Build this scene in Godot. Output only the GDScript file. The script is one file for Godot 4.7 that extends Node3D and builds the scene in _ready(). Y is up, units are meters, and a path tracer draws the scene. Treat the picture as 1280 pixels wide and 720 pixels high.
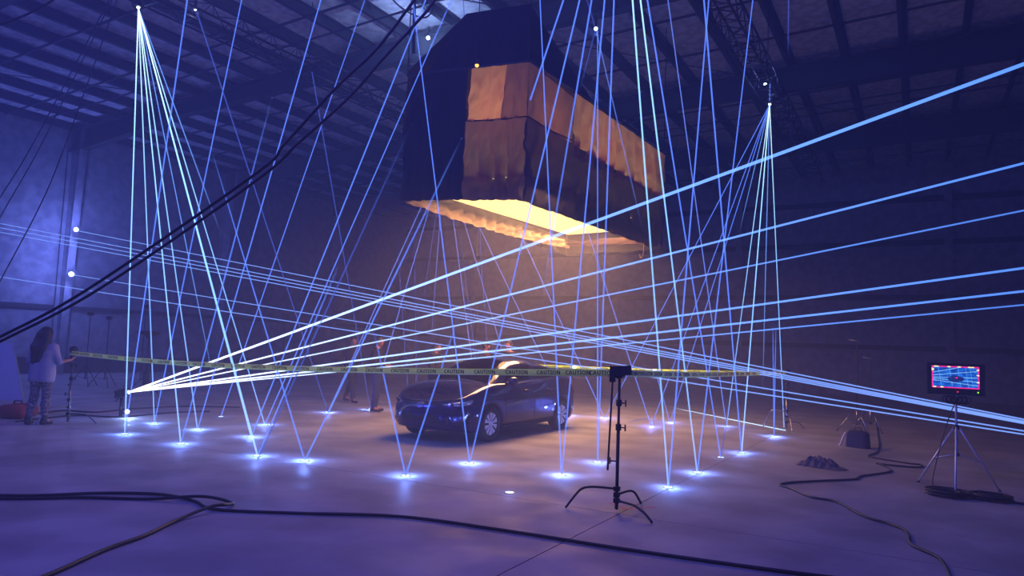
extends Node3D
# A hazy warehouse with laser beams, a car under an overhead soft light, grip stands and cables.
# Axes: x along the frames (left wall at x = -29), -z along the roof purlins (back wall at z = -36.8), y up, metres.

var rng := RandomNumberGenerator.new()
var M := {}
var taken := {}

# ---------------------------------------------------------------- materials
func mat(albedo: Color, rough := 0.7, metal := 0.0) -> StandardMaterial3D:
	var m := StandardMaterial3D.new()
	m.albedo_color = albedo
	m.roughness = rough
	m.metallic = metal
	return m

func glow(c: Color, energy: float) -> StandardMaterial3D:
	var m := mat(Color(0.02, 0.02, 0.03), 0.5)
	m.emission_enabled = true
	m.emission = c
	m.emission_energy_multiplier = energy
	return m

func noise_tex(freq: float, lo: Color, hi: Color, size := 512, sd := 1, oct := 4) -> NoiseTexture2D:
	var n := FastNoiseLite.new()
	n.seed = sd
	n.frequency = freq
	n.fractal_octaves = oct
	var t := NoiseTexture2D.new()
	t.width = size
	t.height = size
	t.seamless = true
	t.noise = n
	var g := Gradient.new()
	g.offsets = PackedFloat32Array([0.25, 0.75])
	g.colors = PackedColorArray([lo, hi])
	t.color_ramp = g
	return t

func fade_tex(stops: Array) -> GradientTexture2D:
	var g := Gradient.new()
	var o := PackedFloat32Array()
	var c := PackedColorArray()
	for s in stops:
		o.append(s[0])
		c.append(Color(1.0, 1.0, 1.0, s[1]))
	g.offsets = o
	g.colors = c
	var t := GradientTexture2D.new()
	t.gradient = g
	t.width = 4
	t.height = 256
	t.fill_from = Vector2(0, 0)
	t.fill_to = Vector2(0, 1)
	return t

func tri(m: StandardMaterial3D, s: float) -> StandardMaterial3D:
	m.uv1_triplanar = true
	m.uv1_world_triplanar = true
	m.uv1_scale = Vector3(s, s, s)
	return m

# ---------------------------------------------------------------- nodes
func numbered(n: String) -> String:
	var k: int = taken.get(n, 0)
	taken[n] = k + 1
	return n if k == 0 else "%s_%03d" % [n, k]

func tag(o: Node3D, label: String, category: String, group := "") -> Node3D:
	if label: o.set_meta("label", label)
	if category: o.set_meta("category", category)
	if group: o.set_meta("group", group)
	return o

func base(called: String, at: Vector3, turn := 0.0) -> Node3D:
	var o := Node3D.new()
	o.name = numbered(called)
	add_child(o)
	o.position = at
	o.rotation.y = turn
	return o

func put(called: String, mesh: Mesh, m: Material, parent: Node3D = null, at := Vector3.ZERO) -> MeshInstance3D:
	var o := MeshInstance3D.new()
	o.mesh = mesh
	o.material_override = m
	o.position = at
	if parent == null:
		o.name = numbered(called)
		add_child(o)
	else:
		o.name = called
		parent.add_child(o, true)
	return o

func struct(o: Node3D, label: String, category := "") -> Node3D:
	o.set_meta("kind", "structure")
	return tag(o, label, category)

# ---------------------------------------------------------------- shapes (corners are given counter-clockwise seen from outside)
func begin(smooth := false) -> SurfaceTool:
	var st := SurfaceTool.new()
	st.begin(Mesh.PRIMITIVE_TRIANGLES)
	st.set_smooth_group(0 if smooth else -1)
	return st

func done(st: SurfaceTool) -> ArrayMesh:
	st.generate_normals()
	return st.commit()

func quad(st: SurfaceTool, a: Vector3, b: Vector3, c: Vector3, d: Vector3) -> void:
	for v in [a, c, b, a, d, c]:
		st.add_vertex(v)

func box(st: SurfaceTool, at: Vector3, size: Vector3, bas := Basis()) -> void:
	var h := size / 2
	var ax := [Vector3.RIGHT, Vector3.UP, Vector3.BACK]
	for k in 3:
		var n: Vector3 = ax[k]
		var u: Vector3 = ax[(k + 1) % 3]
		var v: Vector3 = ax[(k + 2) % 3]
		for s in [1.0, -1.0]:
			var q := []
			for e in [[-1, -1], [1, -1], [1, 1], [-1, 1]]:
				q.append(at + bas * ((n * s + u * e[0] * s + v * e[1]) * h))
			quad(st, q[0], q[1], q[2], q[3])

func boxm(size: Vector3, at := Vector3.ZERO, bas := Basis()) -> ArrayMesh:
	var st := begin()
	box(st, at, size, bas)
	return done(st)

func frame_of(d: Vector3) -> Array:
	var a := Vector3.UP if absf(d.y) < 0.9 else Vector3.RIGHT
	var u := a.cross(d).normalized()
	return [u, d.cross(u).normalized()]

func tube(st: SurfaceTool, pts: Array, radii: Array, sides := 8, caps := true) -> void:
	var rings := []
	var up := Vector3.ZERO
	for i in pts.size():
		var d: Vector3 = (pts[mini(i + 1, pts.size() - 1)] - pts[maxi(i - 1, 0)]).normalized()
		var u: Vector3
		if up == Vector3.ZERO:
			u = frame_of(d)[0]
		else:
			u = (up - d * up.dot(d)).normalized()
		up = u
		var v: Vector3 = d.cross(u)
		var r: float = radii[mini(i, radii.size() - 1)]
		var ring := []
		for k in sides:
			var t := TAU * k / sides
			ring.append(pts[i] + (u * cos(t) + v * sin(t)) * r)
		rings.append(ring)
	for i in rings.size() - 1:
		for k in sides:
			var n := (k + 1) % sides
			quad(st, rings[i][k], rings[i][n], rings[i + 1][n], rings[i + 1][k])
	if caps:
		for e in [0, rings.size() - 1]:
			for k in range(1, sides - 1):
				var t3 := [rings[e][0], rings[e][k], rings[e][k + 1]]
				if e == 0:
					st.add_vertex(t3[0]); st.add_vertex(t3[1]); st.add_vertex(t3[2])
				else:
					st.add_vertex(t3[0]); st.add_vertex(t3[2]); st.add_vertex(t3[1])

func tubem(pts: Array, radii: Array, sides := 8) -> ArrayMesh:
	var st := begin(true)
	tube(st, pts, radii, sides)
	return done(st)

func lathe(st: SurfaceTool, prof: Array, at: Vector3, axis: Vector3, n := 20) -> void:   # prof: [radius, along]
	var f := frame_of(axis)
	for i in prof.size() - 1:
		for k in n:
			var q := []
			for e in [[i, k], [i, k + 1], [i + 1, k + 1], [i + 1, k]]:
				var t: float = TAU * e[1] / n
				q.append(at + axis * prof[e[0]][1] + (f[0] * cos(t) + f[1] * sin(t)) * prof[e[0]][0])
			quad(st, q[0], q[1], q[2], q[3])

func lathem(prof: Array, axis := Vector3.UP, n := 20, smooth := true) -> ArrayMesh:
	var st := begin(smooth)
	lathe(st, prof, Vector3.ZERO, axis, n)
	return done(st)

func grid(st: SurfaceTool, p: Array, flip := false) -> void:    # p[i][j]; outside is where i x j points
	for i in p.size() - 1:
		for j in p[i].size() - 1:
			if flip:
				quad(st, p[i][j], p[i][j + 1], p[i + 1][j + 1], p[i + 1][j])
			else:
				quad(st, p[i][j], p[i + 1][j], p[i + 1][j + 1], p[i][j + 1])

func prism(st: SurfaceTool, poly: Array, depth: Vector3) -> void:   # poly counter-clockwise seen from the tip of depth
	var n := poly.size()
	for k in range(1, n - 1):
		for v in [poly[0] + depth, poly[k + 1] + depth, poly[k] + depth, poly[0], poly[k], poly[k + 1]]:
			st.add_vertex(v)
	for k in n:
		var m := (k + 1) % n
		quad(st, poly[k], poly[m], poly[m] + depth, poly[k] + depth)

func spline(ctrl: Array, per := 8) -> Array:
	var out := []
	for i in ctrl.size() - 1:
		var a: Vector3 = ctrl[maxi(i - 1, 0)]
		var b: Vector3 = ctrl[i]
		var c: Vector3 = ctrl[i + 1]
		var d: Vector3 = ctrl[mini(i + 2, ctrl.size() - 1)]
		for k in per:
			out.append(b.cubic_interpolate(c, a, d, float(k) / per))
	out.append(ctrl[-1])
	return out

func pick(t: Array, x: float) -> float:       # piecewise smooth table of [x, y]
	if x <= t[0][0]: return t[0][1]
	for i in t.size() - 1:
		if x <= t[i + 1][0]:
			var k: float = (x - t[i][0]) / (t[i + 1][0] - t[i][0])
			var y0: float = t[maxi(i - 1, 0)][1]
			var y3: float = t[mini(i + 2, t.size() - 1)][1]
			return lerpf(lerpf(t[i][1], t[i + 1][1], k), cubic_interpolate(t[i][1], t[i + 1][1], y0, y3, k), 0.6)
	return t[-1][1]

# ---------------------------------------------------------------- start
func _ready() -> void:
	rng.seed = 7
	camera_and_light()
	make_materials()
	building()
	trusses()
	car()
	soft_light()
	stands_and_tape()
	laser_light()
	monitor()
	floor_things()
	people()

func camera_and_light() -> void:
	var cam := Camera3D.new()
	cam.name = "camera"
	add_child(cam)
	var yaw := deg_to_rad(29.8)
	var pitch := atan(73.0 / 890.0)
	var roll := deg_to_rad(2.1)
	cam.transform = Transform3D(Basis(Vector3.UP, yaw) * Basis(Vector3.RIGHT, pitch) * Basis(Vector3.BACK, roll), Vector3(0, 1.68, 0))
	cam.fov = rad_to_deg(2 * atan(360.0 / 890.0))
	cam.near = 0.1
	cam.far = 200.0
	cam.current = true
	var we := WorldEnvironment.new()
	we.name = "surroundings"
	var e := Environment.new()
	e.background_mode = Environment.BG_COLOR
	e.background_color = Color(0.02, 0.02, 0.05)
	e.tonemap_mode = Environment.TONE_MAPPER_LINEAR
	e.tonemap_exposure = 1.0
	e.sdfgi_enabled = true
	e.ssao_enabled = true
	e.ssil_enabled = true
	e.volumetric_fog_enabled = true
	e.volumetric_fog_density = 0.0145
	e.volumetric_fog_albedo = Color(0.93, 0.93, 1.0)
	e.volumetric_fog_anisotropy = 0.15
	we.environment = e
	add_child(we)
	# violet-blue wash panels added under the roof, unseen, to lift the overall light
	wash(Vector3(-17.5, 9.0, 1.2), Vector3(-13.0, 0, -11.0), Vector2(3.0, 1.2), Color(0.30, 0.37, 1.0), 90.0, "added blue wash light panel under the roof beyond the left edge")
	wash(Vector3(-3.5, 8.9, -0.5), Vector3(-4.0, 0, -13.0), Vector2(3.0, 1.2), Color(0.40, 0.37, 1.0), 92.0, "added violet wash light panel under the roof above the camera")

func wash(at: Vector3, aim: Vector3, size: Vector2, c: Color, energy: float, label: String) -> void:
	var o := base("added_wash_light", at)
	tag(o, label, "stage light")
	o.look_at_from_position(at, aim)
	put("housing", boxm(Vector3(size.x + 0.1, size.y + 0.1, 0.12), Vector3(0, 0, 0.08)), mat(Color(0.05, 0.05, 0.05)), o)
	put("light_face", boxm(Vector3(size.x, size.y, 0.02)), glow(c, 0.6), o)
	var l := AreaLight3D.new()
	l.name = "added_wash_lamp"
	l.area_size = size
	l.light_color = c
	l.light_energy = energy
	l.shadow_enabled = true
	l.position = Vector3(0, 0, -0.03)
	o.add_child(l)

func omni(parent: Node3D, at: Vector3, c: Color, energy: float, size := 0.03) -> OmniLight3D:
	var l := OmniLight3D.new()
	l.name = "point_light"
	l.light_color = c
	l.light_energy = energy
	l.light_size = size
	l.omni_range = 60.0
	l.omni_attenuation = 2.0
	l.shadow_enabled = true
	l.position = at
	parent.add_child(l, true)
	return l

func make_materials() -> void:
	M.steel = mat(Color(0.16, 0.16, 0.19), 0.55, 0.2)
	M.black = mat(Color(0.025, 0.025, 0.03), 0.6)
	M.rubber = mat(Color(0.02, 0.02, 0.022), 0.55)
	M.chrome = mat(Color(0.62, 0.62, 0.66), 0.22, 1.0)
	M.darkmetal = mat(Color(0.07, 0.07, 0.085), 0.4, 0.6)
	M.alu = mat(Color(0.42, 0.43, 0.46), 0.35, 0.85)
	M.concrete = tri(mat(Color.WHITE, 0.42), 0.11)
	M.concrete.albedo_texture = noise_tex(0.006, Color(0.46, 0.455, 0.46), Color(0.555, 0.55, 0.555), 1024, 3, 7)
	M.concrete.roughness_texture = noise_tex(0.02, Color(0.58, 0.58, 0.58), Color(0.74, 0.74, 0.74), 512, 9, 5)
	M.concrete.roughness = 1.0
	M.concrete.metallic_specular = 0.28
	M.wall = tri(mat(Color(0.52, 0.52, 0.55), 0.8), 0.2)
	M.wall.albedo_texture = noise_tex(0.02, Color(0.80, 0.80, 0.82), Color(1, 1, 1), 512, 5, 4)
	M.wallback = tri(mat(Color(0.58, 0.56, 0.60), 0.8), 0.2)
	M.wallback.albedo_texture = M.wall.albedo_texture
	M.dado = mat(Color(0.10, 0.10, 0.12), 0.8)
	M.roof = tri(mat(Color(0.80, 0.79, 0.82), 0.7), 0.3)
	M.roof.albedo_texture = M.wall.albedo_texture
	M.petal = mat(Color(0.85, 0.84, 0.88), 0.45, 0.1)
	M.tape = mat(Color(0.80, 0.98, 0.08), 0.5)
	M.tape.backlight_enabled = true
	M.tape.backlight = Color(0.9, 0.9, 0.9)
	M.ink = mat(Color(0.02, 0.02, 0.02), 0.5)
	M.purlin = mat(Color(0.10, 0.10, 0.12), 0.7)

# ---------------------------------------------------------------- the building
func roof_y(x: float) -> float:
	return 9.75 + (x + 29.0) * 0.038

func building() -> void:
	var f := Node3D.new()
	f.name = "floor"
	add_child(f)
	struct(f, "pale polished concrete floor with sawn joints")
	var xs := [-29.0, -23.0, -16.2, -9.4, -2.7, 4.1, 11.0]
	var zs := [9.0, 0.0, -7.1, -14.3, -21.5, -28.7, -36.8]
	for i in xs.size() - 1:
		for j in zs.size() - 1:
			var a := Vector3(xs[i] + 0.005, -0.2, zs[j + 1] + 0.005)
			var b := Vector3(xs[i + 1] - 0.005, 0.0, zs[j] - 0.005)
			put("slab", boxm(b - a, (a + b) / 2), M.concrete, f)
	put("subfloor", boxm(Vector3(42, 0.3, 48), Vector3(-9, -0.18, -14)), M.dado, f)

	var wl := Node3D.new()
	wl.name = "wall_left"
	add_child(wl)
	struct(wl, "long pale left wall of the hall with steel columns")
	put("panel", boxm(Vector3(0.3, 10.3, 47), Vector3(-29.15, 5.0, -14)), M.wall, wl)
	for z in [-0.8, -8.0, -15.2, -22.4, -29.6]:
		put("column", column_mesh(z), M.wall, wl)
	for y in [2.55]:
		put("girt", boxm(Vector3(0.10, 0.16, 46), Vector3(-28.93, y, -14)), M.dado, wl)
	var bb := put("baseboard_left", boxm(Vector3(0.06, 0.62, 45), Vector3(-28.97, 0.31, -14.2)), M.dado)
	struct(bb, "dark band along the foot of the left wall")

	var wb := Node3D.new()
	wb.name = "wall_back"
	add_child(wb)
	struct(wb, "dark back wall of the hall with horizontal girts")
	put("panel", boxm(Vector3(41, 11.6, 0.3), Vector3(-9, 5.6, -36.95)), M.wallback, wb)
	for y in [2.24, 4.54, 7.02, 9.0]:
		put("girt", boxm(Vector3(40, 0.22, 0.2), Vector3(-9, y, -36.7)), M.purlin, wb)
	for x in [-23.6, -15.65, -7.8, 1.2, 9.0]:
		var st := begin()
		box(st, Vector3(x, 5.2, -36.45), Vector3(0.3, 10.4, 0.03))
		box(st, Vector3(x, 5.2, -36.78), Vector3(0.3, 10.4, 0.03))
		box(st, Vector3(x, 5.2, -36.6), Vector3(0.03, 10.4, 0.32))
		put("column", done(st), M.wallback, wb)
	struct(put("wall_right", boxm(Vector3(0.3, 11.8, 47), Vector3(11.15, 5.7, -14)), M.wallback), "dark right wall outside the picture")
	struct(put("wall_front", boxm(Vector3(41, 11.8, 0.3), Vector3(-9, 5.7, 9.15)), M.wallback), "dark wall behind the camera")

	var c := Node3D.new()
	c.name = "ceiling"
	add_child(c)
	struct(c, "sloping metal roof with purlins and deep steel frames")
	var tilt := Basis(Vector3.BACK, atan(0.038))
	put("roof_deck", boxm(Vector3(41, 0.2, 47), Vector3(-9, roof_y(-9) + 0.12, -14), tilt), M.roof, c)
	var x := -28.8
	while x < 10.5:
		var st := begin()
		var y := roof_y(x)
		box(st, Vector3(x, y - 0.13, -14), Vector3(0.02, 0.24, 46))
		box(st, Vector3(x + 0.05, y - 0.01, -14), Vector3(0.12, 0.015, 46))
		box(st, Vector3(x - 0.05, y - 0.25, -14), Vector3(0.12, 0.015, 46))
		put("purlin", done(st), M.purlin, c)
		x += 1.5
	for z in [-0.8, -8.0, -15.2, -22.4, -29.6]:
		put("rafter", rafter_mesh(z), M.purlin, c)
	for z in [-3.2, -5.6, -10.4, -12.8, -17.6, -20.0, -24.8, -27.2, -32.0, -34.4]:
		var st := begin()
		box(st, Vector3(-9, roof_y(-9) - 0.27, z), Vector3(40, 0.05, 0.05), tilt)
		put("sag_rod", done(st), M.purlin, c)
	for k in 3:
		var z: float = [-6.9, -13.7, -26.1][k]
		put("conduit", tubem([Vector3(-28.5, roof_y(-28.5) - 0.34, z), Vector3(10, roof_y(10) - 0.34, z)], [0.03], 6), M.purlin, c)
	for k in 9:     # rod bracing between purlins
		var xa := -27.0 + 4.2 * k
		var za: float = [-8.2, -15.4, -22.6][k % 3]
		put("brace_rod", tubem([Vector3(xa, roof_y(xa) - 0.3, za), Vector3(xa + 5.5, roof_y(xa + 5.5) - 0.3, za - 6.8)], [0.016], 5), M.purlin, c)

func column_mesh(z: float) -> ArrayMesh:
	var st := begin()
	for s in [[-28.86, -28.86], [-28.42, -28.05]]:   # outer and inner flange, tapered towards the floor
		prism(st, [Vector3(s[0] + 0.02, 0, z + 0.14), Vector3(s[1] + 0.02, 9.5, z + 0.14), Vector3(s[1] - 0.02, 9.5, z + 0.14), Vector3(s[0] - 0.02, 0, z + 0.14)].map(func(p): return p - Vector3(0, 0, 0.28)), Vector3(0, 0, 0.28))
	prism(st, [Vector3(-28.86, 0, z - 0.01), Vector3(-28.42, 0, z - 0.01), Vector3(-28.05, 9.5, z - 0.01), Vector3(-28.86, 9.5, z - 0.01)], Vector3(0, 0, 0.02))
	return done(st)

func rafter_mesh(z: float) -> ArrayMesh:
	var st := begin()
	var low := [[-28.9, 8.65], [-27.4, 8.72], [-22.0, 9.25], [-12.0, 9.55], [0.0, 9.80], [10.9, 9.95]]
	for i in low.size() - 1:
		var a: Array = low[i]
		var b: Array = low[i + 1]
		var ta := roof_y(a[0]) - 0.27
		var tb := roof_y(b[0]) - 0.27
		prism(st, [Vector3(a[0], a[1], z - 0.012), Vector3(b[0], b[1], z - 0.012), Vector3(b[0], tb, z - 0.012), Vector3(a[0], ta, z - 0.012)], Vector3(0, 0, 0.024))
		for e in [[a[1], b[1]], [ta, tb]]:
			prism(st, [Vector3(a[0], e[0] - 0.02, z - 0.16), Vector3(b[0], e[1] - 0.02, z - 0.16), Vector3(b[0], e[1] + 0.02, z - 0.16), Vector3(a[0], e[0] + 0.02, z - 0.16)], Vector3(0, 0, 0.32))
	return done(st)

# ---------------------------------------------------------------- trusses
func trusses() -> void:
	truss(-13.2, 8.45, -5.0, -25.0, "black box truss hanging lengthwise under the roof at left, carrying the top left laser projector")
	truss(-3.25, 8.45, -1.0, -28.0, "black box truss running away under the roof at right, above the right laser projector")
	var o := put("hanging_cable", done_loops([Vector3(-9.0, 9.9, -10.6), Vector3(-8.3, 8.7, -10.9), Vector3(-8.7, 8.3, -11.2), Vector3(-9.4, 8.8, -10.9), Vector3(-9.2, 9.7, -10.5)]), M.black)
	tag(o, "looped black cable hanging under the roof above the black overhead box", "cable")
	o = put("drop_pipe", tubem([Vector3(-8.59, 10.2, -10.65), Vector3(-8.59, 7.35, -10.75)], [0.03], 8), M.steel)
	tag(o, "thin grey drop pipe holding the overhead box's left corner from the roof", "pipe")

func done_loops(ctrl: Array) -> ArrayMesh:
	return tubem(spline(ctrl, 10), [0.018], 6)

func truss(x: float, y: float, z0: float, z1: float, label: String) -> void:
	var o := base("lighting_truss", Vector3(x, y, z0))
	tag(o, label, "truss")
	var L := z0 - z1
	var h := 0.24
	for sx in [-h, h]:
		for sy in [-h, h]:
			put("chord", tubem([Vector3(sx, sy, 0), Vector3(sx, sy, -L)], [0.028], 8), M.darkmetal, o)
	var bay := 0.8
	var dz := tubem([Vector3(-h, -h, 0), Vector3(-h, h, -bay / 2), Vector3(-h, -h, -bay)], [0.014], 5)
	var dx := tubem([Vector3(-h, -h, 0), Vector3(h, -h, -bay / 2), Vector3(-h, -h, -bay)], [0.014], 5)
	var rung := tubem([Vector3(-h, -h, 0), Vector3(h, -h, 0)], [0.016], 5)
	var n := int(L / bay)
	for k in n:
		put("brace", dz, M.darkmetal, o, Vector3(0, 0, -k * bay))
		put("brace", dz, M.darkmetal, o, Vector3(2 * h, 0, -k * bay))
		put("brace", dx, M.darkmetal, o, Vector3(0, 0, -k * bay))
		put("brace", dx, M.darkmetal, o, Vector3(0, 2 * h, -k * bay))
		put("rung", rung, M.alu, o, Vector3(0, 0, -k * bay))
	for k in 4:
		var z := -L * (0.1 + 0.27 * k)
		put("sling", tubem([Vector3(0, h, z), Vector3(0, roof_y(x) - y - 0.2, z)], [0.012], 5), M.black, o)

# ---------------------------------------------------------------- the car (local: +z forward, +x its left side, s = distance behind the nose)
const CAR_L := 4.5

func car_w(s: float) -> float:
	var w := 0.875
	if s < 0.9:
		w *= pow(maxf(0.0, 1.0 - pow((0.9 - s) / 0.9, 3.0)), 0.36)
	elif s > 3.9:
		w *= pow(maxf(0.0, 1.0 - pow((s - 3.9) / 0.6, 3.4)), 0.30)
	return w

func car_top(s: float) -> float:
	return pick([[0.0, 0.70], [0.12, 0.745], [0.4, 0.84], [0.8, 0.93], [1.15, 0.985], [2.0, 1.0], [3.0, 1.04], [3.8, 1.075], [4.3, 1.03], [4.5, 0.98]], s)

func car_bottom(s: float) -> float:
	var y := pick([[0.0, 0.24], [0.3, 0.20], [0.6, 0.19], [4.0, 0.21], [4.5, 0.30]], s)
	for c in [0.95, 3.65]:
		var d := absf(s - c)
		if d < 0.37:
			y = maxf(y, 0.31 + sqrt(0.37 * 0.37 - d * d))
	return y

func car_point(s: float, y: float) -> Vector3:     # a point of the left flank; the nose and tail lean with height
	var w := car_w(s)
	var inx := pick([[0.18, 0.94], [0.30, 0.985], [0.45, 1.0], [0.62, 0.995], [0.72, 1.0], [0.80, 0.985], [0.92, 0.945], [1.1, 0.90]], y)
	var off := pick([[0.18, 0.09], [0.26, 0.03], [0.36, 0.0], [0.50, 0.0], [0.60, 0.02], [0.68, 0.06], [0.80, 0.16], [1.1, 0.3]], y) * (1.0 - smoothstep(0.0, 0.9, s))
	off -= pick([[0.2, 0.10], [0.5, 0.0], [0.8, 0.02], [1.1, 0.08]], y) * smoothstep(3.9, 4.5, s)
	return Vector3(w * inx, y, -(s + off))

func car_roof(s: float) -> float:
	return pick([[1.0, 0.98], [1.25, 1.10], [1.6, 1.275], [1.95, 1.415], [2.3, 1.465], [2.7, 1.46], [3.2, 1.395], [3.7, 1.28], [4.15, 1.15], [4.45, 1.03]], s)

func cabin(s: float, t: float, out := 0.0) -> Vector3:    # t: 0 at the belt line, 1 at the roof's middle
	var yb := car_top(s) - 0.03
	var yt := maxf(car_roof(s), yb + 0.02)
	var wb := car_w(s) * 0.93 - 0.03
	var wr := pick([[1.0, 0.66], [1.5, 0.60], [2.2, 0.57], [3.2, 0.54], [4.0, 0.52], [4.5, 0.55]], s)
	var full := clampf((yt - yb) / 0.42, 0.0, 1.0)
	wr = lerpf(wb * 0.92, wr, full)
	var p: Vector2
	if t < 0.6:
		var k := t / 0.6
		p = Vector2(lerpf(wb, wr, pow(k, 1.25)), lerpf(yb, yt - 0.10 * full, k))
	else:
		var k := (t - 0.6) / 0.4
		p = Vector2(wr * (1.0 - pow(k, 1.35)), yt - 0.10 * full * pow(1.0 - k, 2.0))
	var n := Vector2(0.85, 0.35) if t < 0.6 else Vector2(0.2, 0.95)
	p += n.normalized() * out
	return Vector3(p.x, p.y, -s)

func mir(v: Vector3, m: float) -> Vector3:
	return Vector3(v.x * m, v.y, v.z)

func cabin_patch(s0: float, s1: float, t0: Callable, t1: Callable, m: float, out: float, n := 10, k := 6) -> ArrayMesh:
	var st := begin(true)
	var g := []
	for i in n + 1:
		var s := lerpf(s0, s1, float(i) / n)
		var a: float = t0.call(s)
		var b: float = t1.call(s)
		var row := []
		for j in k + 1:
			row.append(mir(cabin(s, lerpf(a, b, float(j) / k), out), m))
		g.append(row)
	grid(st, g, m > 0)
	return done(st)

func strip_on_flank(s0: float, s1: float, y: Callable, h: float, m: float, out: float, n := 14) -> ArrayMesh:
	var st := begin(true)
	var g := []
	for i in n + 1:
		var s := lerpf(s0, s1, float(i) / n)
		var yy: float = y.call(s)
		g.append([mir(car_point(s, yy - h / 2), m), mir(car_point(s, yy - h / 2) + Vector3(out, 0, 0), m), mir(car_point(s, yy + h / 2) + Vector3(out, 0, 0), m), mir(car_point(s, yy + h / 2), m)])
	grid(st, g, m > 0)
	return done(st)

func front_patch(outline: Array, out: float, m := 1.0) -> ArrayMesh:    # outline of [x, y] pairs, laid on the nose as a thin raised plate
	var st := begin(true)
	var c := Vector2.ZERO
	for p in outline:
		c += Vector2(p[0], p[1]) / outline.size()
	var rings := [1.0, 1.0, 0.66, 0.33, 0.0]
	var g := []
	for r in rings.size():
		var row := []
		for i in outline.size() + 1:
			var q: Array = outline[i % outline.size()]
			var v: Vector2 = c + (Vector2(q[0], q[1]) - c) * rings[r]
			var w := nose(v.x, v.y)
			w.z += (out if r > 0 else -0.02)
			row.append(mir(w, m))
		g.append(row)
	grid(st, g, m < 0)
	return done(st)

func nose(x: float, y: float) -> Vector3:       # the point of the front end at that x and height
	var lo := 0.0
	var hi := 0.9
	for k in 24:
		var mid := (lo + hi) / 2
		if car_point(mid, y).x < absf(x):
			lo = mid
		else:
			hi = mid
	return Vector3(x, y, car_point(lo, y).z)

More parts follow.
